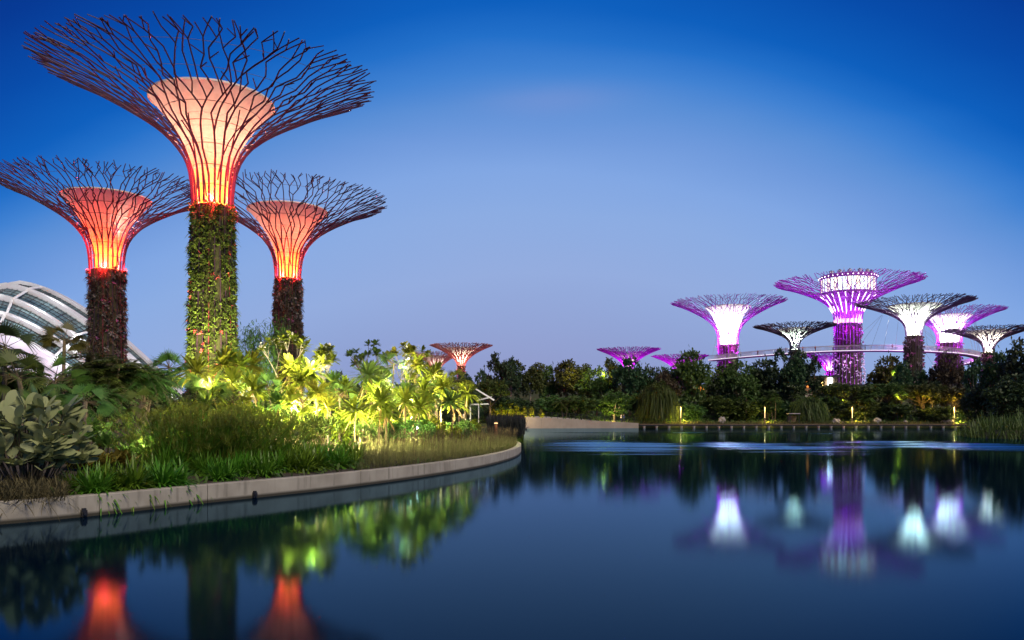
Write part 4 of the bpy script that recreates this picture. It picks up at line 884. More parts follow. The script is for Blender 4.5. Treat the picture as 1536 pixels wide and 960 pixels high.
# ---------------------------------------------------------------- trees of the far bank
TL = [  # kind, variant, px, top y, width px, Y, leaf, bark, label
 ('tall_tree',1,706,556,44,128,'leaf_deep','bark','dark open-crowned tree at the end of the lit grove'),
 ('round_tree',1,672,560,60,150,'leaf_deep','bark','round dark tree rising behind the lit grove below the small far tower'),
 ('conifer',1,726,545,24,176,'leaf_deep','bark','narrow dark conifer right of the small orange-necked tower'),
 ('tall_tree',2,742,532,46,182,'leaf_deep','bark','tall dark tree with rounded top, first tall one right of the grove'),
 ('tall_tree',3,767,538,40,180,'leaf_deep','pale_bark','tall dark tree with a pale straight trunk near the tree line start'),
 ('spreading_tree',1,734,566,58,165,'leaf_mid','bark','lighter green drooping tree behind the white pipe frame'),
 ('tall_tree',1,796,542,56,186,'leaf_olive','pale_bark','olive pine-like tree with pale trunk over the ramp wall start'),
 ('tall_tree',2,822,550,42,192,'leaf_dark','bark','thin feathery tree right of the olive pine-like tree'),
 ('tall_tree',3,848,541,54,190,'leaf_olive','bark','olive airy tree midway along the low middle tree line'),
 ('conifer',1,829,540,14,196,'leaf_deep','bark','slim dark spire tree poking above the low middle tree line'),
 ('tall_tree',1,872,544,46,192,'leaf_dark','bark','dark airy tree right of the midway olive tree'),
 ('round_tree',2,893,548,52,186,'leaf_dark','bark','bluish green full tree left of the magenta rim'),
 ('tall_tree',2,916,540,48,188,'leaf_olive','bark','grey-green tree touching the left tip of the magenta rim'),
 ('round_tree',1,944,530,52,180,'leaf_deep','bark','dark full tree standing in front of the magenta rim'),
 ('round_tree',2,976,545,40,184,'leaf_deep','bark','dark tree between the magenta rim and the big rounded tree'),
 ('round_tree',3,997,548,36,182,'leaf_deep','bark','dark low-domed tree close left of the big rounded tree'),
 ('round_tree',1,1034,519,60,176,'leaf_dark','bark','big rounded dark green tree, highest of the middle tree line'),
 ('tall_tree',3,1000,558,50,172,'leaf_brown','bark','brownish twiggy tree below and left of the big rounded tree'),
 ('round_tree',3,1080,546,46,182,'leaf_deep','bark','dark tree just right of the big rounded tree'),
 ('round_tree',2,1110,536,58,180,'leaf_dark','bark','broad dark tree under the left end of the sky bridge'),
 ('round_tree',1,1146,533,62,184,'leaf_deep','bark','broad dark tree under the sky bridge, left of the small dark tower'),
 ('tall_tree',1,1190,524,52,176,'leaf_deep','bark','dark ragged tree standing before the neck of the small dark tower'),
 ('tall_tree',2,1222,534,38,190,'leaf_deep','bark','sparse dark tree just left of the restaurant tower trunk'),
 ('round_tree',3,1172,556,70,178,'leaf_deep','bark','low dark tree in the mass left of the orange pavilion'),
 ('round_tree',2,1270,574,80,196,'leaf_dark','bark','low tree at the foot of the restaurant tower'),
 ('round_tree',1,1332,528,54,184,'leaf_olive','bark','yellow-lit round tree right of the restaurant tower'),
 ('tall_tree',3,1352,544,40,176,'leaf_deep','pale_bark','dark tree with white trunk before the planted dark-branched tower'),
 ('round_tree',3,1384,554,48,184,'leaf_deep','bark','dark tree between the planted tower and the looped violet tower'),
 ('round_tree',2,1420,524,52,180,'leaf_brown','bark','brownish dark tree covering the trunk of the looped violet tower'),
 ('tall_tree',1,1398,570,44,172,'leaf_deep','pale_bark','small tree with a leaning white trunk under the sky bridge loop'),
 ('tall_tree',2,1463,540,44,150,'leaf_deep','pale_bark','tree with a forked white trunk left of the black right-hand trees'),
 ('round_tree',1,1502,520,62,128,'leaf_deep','bark','tall black tree in front of the creamy-cored tower'),
 ('round_tree',3,1534,505,60,122,'leaf_deep','bark','tallest black tree at the right edge of the view'),
 ('round_tree',2,1580,500,80,118,'leaf_deep','bark','black tree partly beyond the right edge of the view'),
 ('round_tree',1,1478,566,60,132,'leaf_deep','bark','lower black tree behind the reeds on the right bank'),
 ('round_tree',3,1518,560,70,112,'leaf_deep','bark','wide black tree directly behind the right-hand reeds'),
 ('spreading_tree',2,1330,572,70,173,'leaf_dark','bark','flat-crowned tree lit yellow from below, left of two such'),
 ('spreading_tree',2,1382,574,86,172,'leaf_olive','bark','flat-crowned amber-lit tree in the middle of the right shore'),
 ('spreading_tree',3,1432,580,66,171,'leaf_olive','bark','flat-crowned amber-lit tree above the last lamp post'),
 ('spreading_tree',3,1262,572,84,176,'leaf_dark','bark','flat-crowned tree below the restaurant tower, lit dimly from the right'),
 ('willow',1,987,572,60,169,'leaf_mid','bark','weeping tree with hanging curtains of leaves at the far shore'),
 ('willow',2,1212,592,54,170,'leaf_dark','bark','small weeping tree right of the little gate shelter'),
 ('round_tree',4,921,583,54,169,'leaf_mid','pale_bark','small round tree with a lamp-lit trunk beside the ramp'),
 ('bush',1,870,588,64,174,'leaf_dark','bark','dark bush mass behind the railing, left of the lamp-lit small tree'),
 ('bush',2,826,584,60,176,'leaf_dark','bark','dark bush mass behind the railing near its high end'),
 ('bush',1,955,584,44,175,'leaf_dark','bark','dark bush between the lamp-lit small tree and the weeping tree'),
 ('bush',2,1040,598,40,171,'leaf_dark','bark','low bush behind the first lamp post by the weeping tree'),
 ('bush',1,1070,588,54,173,'leaf_dark','bark','dark bush right of the first lamp post'),
 ('bush',2,1110,590,60,171,'leaf_mid','bark','bright green bush above the grey upright boulder'),
 ('bush',1,1150,590,56,174,'leaf_dark','bark','dark bush behind the second lamp post'),
 ('bush',2,1183,594,44,173,'leaf_deep','bark','dark bush behind the little gate shelter'),
 ('bush',1,1245,588,60,173,'leaf_deep','bark','dark bush below the orange pavilion'),
 ('bush',2,1290,590,60,172,'leaf_dark','bark','dark bush behind the third lamp post'),
 ('bush',1,1340,600,60,171,'leaf_deep','bark','low dark bush left of the amber-lit flat crowns'),
 ('bush',2,1400,604,60,170,'leaf_deep','bark','low dark bush under the amber-lit flat crowns'),
 ('bush',1,1452,600,44,171,'leaf_deep','bark','dark bush between the last lamp post and the reeds'),
 ('bush',2,785,590,50,172,'leaf_deep','bark','dark bush behind the small lit shrubs at the ramp start'),
 ('bush',1,755,588,50,168,'leaf_deep','bark','dark bush behind the dark bamboo hedge'),
 # left garden, behind the palms
 ('bush',3,20,546,84,78,'leaf_deep','bark','black bush at the left edge behind the grey paddle-leaved shrub'),
 ('bush',4,100,548,84,74,'leaf_deep','bark','black bush below the pale fan palm'),
 ('bush',3,185,550,90,80,'leaf_deep','bark','black bush in front of the brown-trunked tower'),
 ('bush',4,232,572,70,84,'leaf_deep','bark','black bush left of the vine-covered trunk'),
 ('bush',3,402,580,70,98,'leaf_dark','bark','dark bush between the vine-covered trunk and the frangipani'),
 ('round_tree',2,420,570,60,104,'leaf_deep','bark','dark tree behind the frangipani below the slim-trunked tower'),
 ('round_tree',3,505,556,60,118,'leaf_deep','bark','dark tree in the gap between the two lit frangipani groups'),
 ('round_tree',1,555,560,70,128,'leaf_deep','bark','dark tree behind the middle of the lit grove'),
 ('round_tree',2,622,556,70,120,'leaf_deep','bark','dark tree behind the water end of the lit grove'),
 ('bush',4,470,590,90,86,'leaf_deep','bark','black bush behind the overexposed rosette palm'),
 ('bush',3,580,592,100,84,'leaf_deep','bark','black bush behind the lit grove above the pale path'),
 ('bush',4,665,588,70,96,'leaf_deep','bark','black bush behind the grove beside the white pipe frame'),
]
for kind, v, px, ty, w, Y, leaf, bark, lab in TL: tree(kind, v, px, ty, w, Y, lab, leaf, bark, group='trees of the far bank' if Y > 140 else 'dark trees and bushes behind')
g = rs(77); n = 15000                                   # undergrowth filling the far bank
X_ = g.uniform(-14, 112, n); Y_ = 166.5+g.random(n)**1.3*36; Y_ = np.where(X_ > 80, Y_-g.random(n)*20, Y_)
D_ = in_dist(np.stack([X_, Y_], 1)); ok = D_ > 2.2; X_, Y_, D_ = X_[ok], Y_[ok], D_[ok]; n = len(X_)
hh = np.array([1.1+1.6*mnoise.noise(Vector((x*.22, y*.22, 3))) for x, y in zip(X_, Y_)]); hh = np.clip(hh, .15, 3)*np.clip((D_-2)/4, .12, 1)
base = np.stack([X_, Y_, ground_z(np.stack([X_, Y_], 1))+hh*g.random(n)], 1)
tag(MB().leaves(base, g.normal(0,.6,(n,3))+np.array([0,0,.5]), g.uniform(.4,.9,n), g.uniform(.25,.45,n), .2, QUAD, up=g.normal(0,1,(n,3))).build('undergrowth', M['leaf_dark']), 'low dark undergrowth along the far shore', 'undergrowth', kind='stuff')
n = 9000; X_ = g.uniform(-4, 92, n); Y_ = 165.9+g.random(n)*2.6
tag(MB().leaves(np.stack([X_, Y_, ground_z(np.stack([X_, Y_], 1))], 1), g.normal(0,.35,(n,3))+np.array([0,0,1]), g.uniform(.3,.85,n), .08, .15, BLADE).build('verge_grass', M['grass']), 'short grass strip behind the boardwalk', 'grass', kind='stuff')
# reeds of the right bank
n = 5200; X_ = g.uniform(48, 72, n); Y_ = g.uniform(78, 104, n); D_ = in_dist(np.stack([X_, Y_], 1)); ok = (D_ > -.6) & (D_ < 9); X_, Y_ = X_[ok], Y_[ok]; n = len(X_)
base = np.stack([X_, Y_, np.maximum(ground_z(np.stack([X_, Y_], 1)), -.3)], 1); LL = g.uniform(1.7,3.5,n)*(.75+.45*np.array([mnoise.noise(Vector((x*.3,y*.3,0))) for x, y in zip(X_, Y_)]))
tag(MB().leaves(base, g.normal(0,.28,(n,3))+np.array([0,0,1]), LL, g.uniform(.07,.13,n), LL*.35*g.random(n), ((0,.8),(.35,1),(.65,.8),(.85,.5),(1,.08))).build('reeds', M['reed']), 'tall green reeds on the right bank', 'reeds', kind='stuff')
# row of small lit shrubs above the ramp
ls = None
SH = [(742,600,'tallest, at the hedge end'),(752,603,'second from the hedge end'),(763,600,'pointed one in the middle'),(774,606,'low one right of the pointed one'),(786,609,'beside the brightest spotlight'),(797,610,'at the wall end beside the spotlight'),(812,613,'standing alone on the ramp')]
for q, (px, ty, w) in enumerate(SH):
    Y = 166; X = PX(px, Y); zb_ = max(gz(X, Y), 1.6); h = PZ(ty, Y)-zb_
    if ls is None:
        ls = thing('small_lit_shrub', '', 'shrub', group='small lit shrubs above the ramp'); m = MB(); m.path([(0,0,-.2),(0,0,.9)], .05, 5); m.build('trunk', M['stem'], ls)
        gg = rs(5); lob = [(0,0,.25+.7*f,.24*(1.15-f)+.05,1.1) for f in np.linspace(0,1,6)]; crown(9, lob, 420, .13, 'x', .30).build('crown', M['leaf_lit'], ls); t = ls; t.location = (X,Y,zb_)
    else: t = dup(ls, '', (X,Y,zb_), q*1.1)
    t.scale = (h*.75,h*.75,h); t['label'] = 'small yellow-lit shrub above the ramp, '+w
    lamp('POINT', (X+.3, Y-1.4, zb_+.8), 230, (1,.78,.12), None, .08)
lamp('POINT', (PX(794,158.5), 158.5, 2.6), 160, (1,.80,.40), None, .08); lamp('POINT', (PX(800,155), 156, 1.2), 260, (1,.62,.40), None, .2)
for px, y, Y, p, c in ((917,626,166.6,240,(1,.72,.28)),(911,622,167.2,130,(1,.75,.1)),(1338,560,178,700,(1,.72,.10)),(1345,596,170,150,(1,.80,.10)),(1386,602,169,260,(1,.62,.06)),(1430,600,168.5,160,(1,.62,.06)),(1262,600,172,120,(1,.75,.10)),(905,562,186,380,(1,.68,.08)),(860,560,186,260,(1,.8,.1)),(1064,556,182,120,(1,.8,.2)),(1005,627,168,90,(1,.8,.10)),(1483,610,106,40,(1,.8,.15))):
    lamp('POINT', (PX(px,Y), Y-.8, PZ(y,Y)), p*2.8, c, None, .15)

# ---------------------------------------------------------------- white pipe frame, hedge, bollard behind the planted tip
fr_ = thing('white_pipe_frame', 'white bent-pipe garden frame topped by a splayed slatted wing', 'garden frame'); Y = 67; z0 = 1.55
pw = lambda x, y: (PX(x,Y), Y, PZ(y,Y))
MB().path([pw(695,621), pw(697,628), pw(700,633), pw(703,634.5), pw(705,632), pw(705.5,625), pw(705.5,607)], .055, 8).build('bent_pipe', M['white_paint'], fr_)
MB().path([pw(705,607), pw(732,606)], .06, 8).build('cross_beam', M['white_paint'], fr_); MB().path([pw(718,606.5), pw(718,636)], .035, 8).build('leg', M['white_paint'], fr_)
MB().path([(PX(732,Y),Y,PZ(606,Y)),(PX(732,Y),Y+1.6,PZ(606,Y))], .05, 8).build('side_beam', M['white_paint'], fr_)
for (a, b) in (((713,584),(741,601)), ((716,601),(737,596))):
    pa, pb = np.array(pw(*a)), np.array(pw(*b)); wg = None
    for q in range(6):
        o = np.array([0, q*.30, q*.02]); m = MB(); m.tubes([pa+o], [pb+o], .03, .03, 5); m.build('slat', M['white_paint'], fr_)
    MB().tubes([pa*.7+pb*.3], [pa*.7+pb*.3+np.array([0,1.5,.1])], .03, .03, 5).build('tie_bar', M['white_paint'], fr_)
lamp('POINT', (PX(708,64), 64, 2.0), 30, (1,.85,.5), None, .08)
g = rs(12); hd = thing('bamboo_hedge', 'dark blackish bamboo hedge at the planted tip', 'hedge'); n = 2600; px_ = g.uniform(732, 787, n); Yh = g.uniform(74, 84, n)
X_ = PX(px_, Yh); zb_ = .9; LL = g.uniform(1.2,2.0,n)
MB().leaves(np.stack([X_, Yh, zb_+g.uniform(-.2,.5,n)], 1), g.normal(0,.12,(n,3))+np.array([0,0,1]), LL*.85, .07, .1, BLADE).build('foliage', M['hedge'], hd)
m = MB(); m.tubes(np.stack([PX(g.uniform(733,786,90),79), np.full(90,79)+g.uniform(-3,3,90), np.full(90,.5)], 1), np.stack([PX(g.uniform(733,786,90),79), np.full(90,79)+g.uniform(-3,3,90), np.full(90,2.3)], 1), .03, .02, 5); m.build('canes', M['hedge'], hd)['kind'] = 'stuff'
bo = thing('bollard', 'short rust-brown bollard in front of the dark hedge', 'bollard', (PX(744,71), 71, .8)); m = MB(); m.lathe([(.13,-.2),(.13,1.0),(.15,1.02),(.15,1.12),(.10,1.18),(0,1.2)], 14); m.build('post', mat('rust', (.20,.07,.03), .8, (.30,.12,.05), 8), bo); m = MB(); m.lathe([(.155,1.03),(.155,1.1)], 14); m.build('light_band', M['lamp_warm'], bo)

# ---------------------------------------------------------------- lit grove
GROVE = [(294,560,43,1.3),(309,580,41,1.2),(326,548,47,1.2),(343,574,43,1.1),(340,545,50,1.2),(366,552,48,1.2),(389,586,43,1.1),(388,549,50,1.2),(420,556,46,1.2),(446,572,43.5,1.35),(480,560,45,1.25),(470,590,42,1.1),(508,592,46,1.1),(536,617,40.5,1.1),(540,565,46,1.25),(567,603,42,1.15),(568,574,48,1.2),(588,547,50,1.25),(597,592,46,1.15),(615,550,53,1.25),(621,580,49,1.2),(639,588,50,1.2),(657,562,56,1.3),(667,583,53,1.2),(686,571,59,1.3),(697,591,57,1.2),(650,604,50,1.1),(681,606,54,1.1),(436,600,42,1.0),(612,612,45,1.0)]
GROVE += [(px, cy, Y, .95) for px, cy, Y in ((303,606,40),(322,590,41),(352,600,42),(372,575,45),(405,582,44),(418,608,42),(458,604,41),(492,612,43),(494,575,47),(520,585,48),(552,590,44),(578,622,41.5),(574,594,50),(604,604,44),(630,606,48),(655,584,55),(672,602,50),(704,606,60),(640,567,57),(553,566,52))]
GROVE.sort(); lab = {446:'overexposed rosette palm lit white from below, brightest of the grove', 536:'low overexposed rosette palm at the grove front by the pale path', 697:'rosette palm nearest the white pipe frame at the water end of the grove', 294:'rosette palm with glowing drooping fronds left of the vine-covered trunk'}
for q, (px, cy, Y, L) in enumerate(GROVE):
    X = PX(px, Y); z0 = bed_z(X, Y); h = max(PZ(cy, Y)-z0, .6)
    if q % 5 == 2 and px not in lab:
        t = fan_palm(200+q, h, L*1.05, 'lit fan-leaved palm in the grove, %s palm from the vine-covered trunk' % ORD[q], 'leaf_lit' if q % 2 else 'leaf_mid', 16, -.55, .05); t.location = (X, Y, z0); continue
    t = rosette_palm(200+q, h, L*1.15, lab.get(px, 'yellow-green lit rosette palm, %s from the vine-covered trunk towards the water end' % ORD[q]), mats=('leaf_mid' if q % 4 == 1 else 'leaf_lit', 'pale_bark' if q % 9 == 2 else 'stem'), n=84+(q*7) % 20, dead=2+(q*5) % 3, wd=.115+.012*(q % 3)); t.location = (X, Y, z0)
for q, (px, ty, Y, sp, lit, w) in enumerate(((428,500,47,1.3,1,'big lit frangipani with white blossoms beside the slim dark tower trunk'),(474,516,46,1.2,1,'lit frangipani with the whitest blossom heads'),(497,520,50,.7,1,'small lit frangipani standing out against the sky'),(555,509,60,1.6,0,'dark bare-branched frangipani silhouetted against the sky'),(606,512,51,1.0,1,'tall lit frangipani topping the grove'),(632,520,54,.9,1,'lit yellow-flowered frangipani near the small far tower'),(655,545,58,.8,1,'lower lit frangipani just left of the small far tower'))):
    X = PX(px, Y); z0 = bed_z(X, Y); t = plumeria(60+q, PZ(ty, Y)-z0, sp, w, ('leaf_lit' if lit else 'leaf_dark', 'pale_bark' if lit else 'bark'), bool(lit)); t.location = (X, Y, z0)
# feathery bamboo
g = rs(31); bt = thing('feathery_bamboo', 'wispy light green bamboo tuft against the sky beside the slim dark tower trunk', 'bamboo', (PX(394,58), 58, bed_z(PX(394,58),58))); m = MB(); lv = MB(); zt_ = PZ(478,58)-bed_z(PX(394,58),58)
for k in range(9):
    e = np.array([g.normal(0,.7), g.normal(0,.6), zt_*g.uniform(.75,1)]); P = curve_stem(m, (g.normal(0,.2), g.normal(0,.2), -.2), e, .04, .012, g.normal(0,.15,2), 8, 5); n = 520
    t_ = g.uniform(.4,1,n); c = np.stack([np.interp(t_, np.linspace(0,1,8), P[:,i]) for i in range(3)], 1)+g.normal(0,.34,(n,3)); lv.leaves(c, g.normal(0,1,(n,3))-np.array([0,0,.2]), .30, .06, .1, BLADE)
m.build('canes', M['stem'], bt)['kind'] = 'stuff'; lv.build('crown', M['leaf_mid'], bt)
# low broad-leaved plants between the palms
for q, px in enumerate((300,330,356,382,412,440,466,492,520,548,572,596,622,648,668,688)):
    Y = 41+(px-300)/390*15+(q % 3)*1.2; X = PX(px, Y); t = canna(400+q, 1.45+.2*(q % 3), 64, 'low broad-leaved plant at the feet of the lit palms, %s from the vine-covered trunk' % ORD[q], 'leaf_lit' if q % 2 else 'canna', .24, group='low broad-leaved plants in the grove'); t.location = (X, Y, bed_z(X, Y)-.02)
# leafy shrubs filling in between the palm stems
g = rs(43); shp = []
for k in range(2):
    t = thing('leafy_shrub', '', 'shrub', group='leafy shrubs in the grove'); lob = [(g.normal(0,.35), g.normal(0,.35), g.uniform(.35,1.0), g.uniform(.32,.5)) for _ in range(9)]; m = MB(); limbs(m, lob, (0,0,.2), .05, g); m.build('trunk', M['stem'], t)
    crown(90+k, lob, 1500, .15, 'x', .4).build('crown', M['leaf_mid' if k else 'leaf_lit'], t); shp.append(t)
for q, (px, Y, s_) in enumerate(((292,40.5,1.0),(318,43,1.1),(348,40.5,1.15),(376,43.5,1.2),(404,41,1.1),(428,45,1.35),(462,44.5,1.2),(486,40.5,1.1),(516,43.5,1.2),(546,42.5,1.0),(562,47,1.3),(590,43.5,1.1),(610,48,1.3),(633,46.5,1.1),(662,50,1.2),(684,53,1.1),(705,60,1.1))):
    l_ = 'leafy shrub between the lit palm stems, %s from the vine-covered trunk' % ORD[q]; X = PX(px, Y); t = shp[q] if q < 2 else dup(shp[q % 2], l_, (0,0,0)); t['label'] = l_
    t.location = (X, Y, bed_z(X, Y)-.05); t.rotation_euler.z = q*1.9; t.scale = (s_,s_,s_*1.1)
# palms among the trees of the far shore
for q, (px, y, Y, w) in enumerate(((1118,592,169.5,'left of the second lamp post'),(1162,588,170,'right of the second lamp post'),(1240,596,169.5,'right of the little gate shelter'),(1296,594,169,'right of the third lamp post'),(1348,590,169.5,'in front of the white-trunked tree'),(846,594,172,'behind the ramp railing'))):
    X = PX(px, Y); t = feather_palm(900+q, PZ(y, Y)-gz(X, Y), 2.3, 'green feathery palm on the far shore, '+w, 'leaf_mid', 15, 2 if q % 2 else 1, .8); t.location = (X, Y, gz(X, Y)); t['group'] = 'palms on the far shore'
# garden spotlights
SPOTS = [(300,41.5,330,.0),(322,45,200,0),(352,45,190,0),(385,46,190,0),(412,44.5,230,0),(449,42.4,520,.5),(478,43,330,0),(512,45,120,0),(536,39.6,300,.1),(560,44,230,0),(590,47,260,0),(617,47.5,240,.3),(626,44,90,0),(640,50,230,0),(660,53,240,0),(686,56,220,0)]
sp0 = None
for q, (px, Y, p, dz) in enumerate(SPOTS):
    X = PX(px, Y); z0 = bed_z(X, Y)
    if sp0 is None:
        sp0 = thing('garden_spotlight', '', 'spotlight', group='spotlights in the grove'); m = MB(); m.path([(0,0,-.1),(0,0,.25)], .02, 6); m.build('stake', M['dark_metal'], sp0); m = MB(); m.lathe([(.05,.22),(.08,.26),(.09,.42),(.075,.42),(.07,.36)], 12); m.build('housing', M['dark_metal'], sp0); m = MB(); m.lathe([(.0,.405),(.072,.40)], 12); m.build('lens', M['spot_glass'], sp0); t = sp0; t.location = (X, Y, z0)
    else: t = dup(sp0, '', (X, Y, z0), q)
    t['label'] = 'small ground spotlight under the lit palms, %s from the vine-covered trunk' % ORD[q]
    lamp('POINT', (X, Y-.4, z0+.7+.5*(q % 4)+dz), p*(8.5 if q % 3 == 2 else 3.2), (1,.86,.50), None, .07)
for px, y, Y, p in ((394,560,55,500),(260,650,31,60),(330,640,34,110),(215,664,29.6,50),(390,640,35,110),(430,535,45,420),(470,545,44,420),(495,545,48,220),(607,545,49,420),(632,550,52,300),(655,565,56,260),(560,585,43,300),(310,575,40.5,150),(345,570,43,300),(690,585,55,260),(585,575,48,300),(520,600,42,200)): lamp('POINT', (PX(px,Y), Y, PZ(y,Y)), p*2.6, (1,.88,.52), None, .1)
for px, Y, z, r in ((617,44.5,2.42,.065),(626,43.5,1.85,.045)):    # two lamps that look straight at the water
    X = PX(px, Y); t = thing('globe_lamp', 'round white globe lamp shining out of the grove, %s' % ('larger and higher one' if r > .06 else 'smaller and lower one'), 'globe lamp', (X, Y, bed_z(X, Y)), group='globe lamps'); zb_ = bed_z(X, Y)
    MB().path([(0,0,-.1),(0,0,z-zb_)], .02, 6).build('stake', M['dark_metal'], t); MB().blob((0,0,z-zb_), (r,r,r), 0, 0, 2).build('globe', M['spot_glass'], t)
for s_, p in ((-3.2,42000),(3.0,42000),(0,48000)):
    X = PX(319,91)+s_; lamp('SPOT', (X, 90.5, 3.0), p, (1,.93,.50), None, .2, (PX(319,102)+s_*.1, 100, 13 if s_ else 20), 62, .9)
for px, Y, zt_, p in ((160,147,18,6000),(432,157,16,3500)): lamp('SPOT', (PX(px,Y)+2, Y-11, 4), p, (1,.88,.74), None, .2, (PX(px,Y), Y, zt_), 60, .9)

# ---------------------------------------------------------------- dark palms on the left
def put(t, px, Y, rz=0): X = PX(px, Y); t.location = (X, Y, bed_z(X, Y)); t.rotation_euler.z = rz; return t
def hgt(px, y, Y): return PZ(y, Y)-bed_z(PX(px,Y), Y)
put(fan_palm(1, hgt(95,508,54), 1.55, 'pale-lit fan palm standing high in front of the glass dome', 'leaf_olive', 20, -.5), 95, 54)
put(fan_palm(2, hgt(82,572,40), 1.7, 'dark fan palm with drooping fans below the pale one', 'leaf_dark', 24, -.8), 82, 40)
put(fan_palm(3, hgt(8,522,42), 1.9, 'dark spiky fan palm cut by the left edge of the view', 'leaf_deep', 24, -.6), 6, 42)
put(fan_palm(4, hgt(28,566,38), 1.6, 'low dark fan palm near the left edge above the grey paddle-leaved shrub', 'leaf_dark', 22, -.7), 30, 38)
put(fan_palm(5, hgt(256,552,56), 1.7, 'blue-grey fan palm with a slender pale trunk left of the vine-covered trunk', 'leaf_dark', 30, -.7, .10), 257, 56)
put(fan_palm(6, hgt(207,606,40), 1.0, 'small dark fan palm below the feathery dark palms', 'leaf_mid', 14, -.4), 208, 40)
put(fan_palm(7, hgt(58,606,30), .9, 'small spiky dark fan palm behind the paddle-leaved shrub', 'leaf_dark', 14, -.2), 58, 30)
put(fan_palm(8, hgt(140,604,36), 1.2, 'dark fan palm left of the smallest one, above the bright canna leaves', 'leaf_dark', 18, -.5), 136, 37)
put(feather_palm(11, hgt(165,548,46), 2.1, 'large dark feathery palm clump in front of the brown-trunked tower', 'leaf_dark', 20, 9, 1.2), 163, 46)
put(feather_palm(12, hgt(205,562,47), 1.9, 'dark feathery palm clump right of the larger one', 'leaf_dark', 18, 8, 1.1), 208, 47)
put(feather_palm(13, hgt(125,592,42), 1.8, 'low dark feathery palm clump beneath the pale fan palm', 'leaf_dark', 18, 7, 1.1), 122, 43)
put(feather_palm(14, hgt(20,560,46), 2.2, 'dark feathery palm clump at the left edge of the view', 'leaf_dark', 18, 8, 1.2), 14, 47)
put(feather_palm(15, hgt(285,600,50), 1.6, 'dark feathery palm clump at the left foot of the grove', 'leaf_dark', 16, 6, .8), 272, 52)
for px, y, Y, p in ((100,512,52,170),(205,572,53,60),(268,585,54,60),(70,530,52,60)): lamp('POINT', (PX(px,Y), Y-.5, PZ(y,Y)), p, (1,.82,.40), None, .1)

# ---------------------------------------------------------------- planting along the kerb
g = rs(91); pd = thing('paddle_leaf_shrub', 'large shrub of pale grey-green paddle leaves at the left edge', 'shrub'); m = MB(); lv = MB(); Y0 = 21.5; X0 = PX(45, Y0); zg = bed_z(X0, Y0)
for k in range(64):
    a = g.random()*6.28; rr_ = 1.25*math.sqrt(g.random()); e = np.array([X0+rr_*math.cos(a)*1.05, Y0+rr_*math.sin(a)*.9, zg+.75+1.75*g.random()*(1-.35*(rr_/1.15)**2)]); P = curve_stem(m, (X0+.35*rr_*math.cos(a), Y0+.35*rr_*math.sin(a), zg-.1), e, .022, .014, g.normal(0,.08,2), 5, 5)
    n = 9; d = sphere_dirs(g, n, .1, .98); d[:,:2] += np.array([math.cos(a), math.sin(a)])*.3; LL = g.uniform(.34,.62,n)
    lv.leaves(np.repeat(e[None], n, 0)-np.array([0,0,.35])*g.random((n,1)), d, LL, LL*.46, LL*.14, ((0,.14),(.2,.55),(.45,.92),(.68,1),(.86,.78),(.96,.4),(1,.08)), up=g.normal(0,.35,(n,3))+np.array([0,-.4,1]))
m.build('stems', M['stem'], pd)['kind'] = 'stuff'; lv.build('foliage', M['paddle'], pd)
for q, (px, y, Y, R) in enumerate(((110,640,27,.95),(138,632,28.5,.9),(158,650,27.5,.7),(208,660,30,.8),(186,668,29,.6))):
    t = canna(300+q, R, 46, ('glossy bright canna leaves right beside the grey paddle-leaved shrub','glossy bright canna clump, tallest of the lit cannas','low glossy canna clump before the tallest one','yellow-green canna clump between the dark palms and the papyrus','small yellow-green canna clump left of the papyrus')[q], 'canna', .30, name='canna_plant', group='canna plants'); X = PX(px, Y); t.location = (X, Y, bed_z(X, Y)+max(0, (PZ(y, Y)-bed_z(X, Y))-R*.75))
    m = MB(); n = 14; gg = rs(500+q); b = np.stack([gg.normal(0,R*.25,n), gg.normal(0,R*.25,n), np.full(n,-t.location.z+bed_z(X,Y)-.1)], 1); e = b.copy(); e[:,2] = R*.3; m.tubes(b, e, .018, .012, 5); s_ = m.build('stems', M['stem'], t); s_['kind'] = 'stuff'
for q, (px, Y, R) in enumerate(((118,25.5,.62),(150,26,.6),(178,26.8,.6))):
    t = canna(320+q, R, 150, ('yellow-leaved low shrub next to the paddle-leaved shrub','yellow-leaved low shrub, middle of the three before the cannas','yellow-leaved low shrub nearest the papyrus')[q], 'yellow_shrub', .28, name='yellow_shrub', cat='shrub', group='yellow low shrubs'); X = PX(px, Y); t.location = (X, Y, bed_z(X, Y)+.05)
lamp('POINT', (PX(150,29), 29, 2.0), 42, (1,.80,.30), None, .06); lamp('POINT', (PX(118,25), 25.6, 2.3), 22, (1,.95,.75), None, .1)
# dry grass at the left end
g = rs(55); n = 2600; a = g.random(n); px_ = g.uniform(-60, 98, n); Yd = 18.9+(98-px_)/160*-1.4+g.uniform(.35,3.2,n); X_ = PX(px_, Yd); zz2 = np.array([bed_z(x, y) for x, y in zip(X_, Yd)]); LL = g.uniform(.5,1.05,n)
tag(MB().leaves(np.stack([X_, Yd, zz2], 1), g.normal(0,.5,(n,3))+np.array([0,-.15,1]), LL, g.uniform(.012,.03,n), LL*g.uniform(.3,.9,n), BLADE).build('dry_grass', M['dry_grass']), 'brown dry drooping grass on the kerb at the left edge', 'grass', kind='stuff')
STR = [(112,21.4,.80),(135,20.9,.78),(168,21.9,.92),(196,22.2,.95),(236,22.9,.98),(262,23.4,.85),(222,24.6,.8),(322,25.2,.85),(300,26.5,.8),(352,26.6,.8),(386,26.6,.85),(414,28.4,.9),(446,28.6,.98),(472,29.6,1.0),(503,30.6,1.0),(530,31.6,.95),(250,27,1.0),(285,28,1.0),(340,28.6,1.0),(375,29.4,1.0),(405,30.2,1.05),(452,31.5,1.05),(492,33,1.1),(520,34.5,1.0),(420,31.5,1.0)]
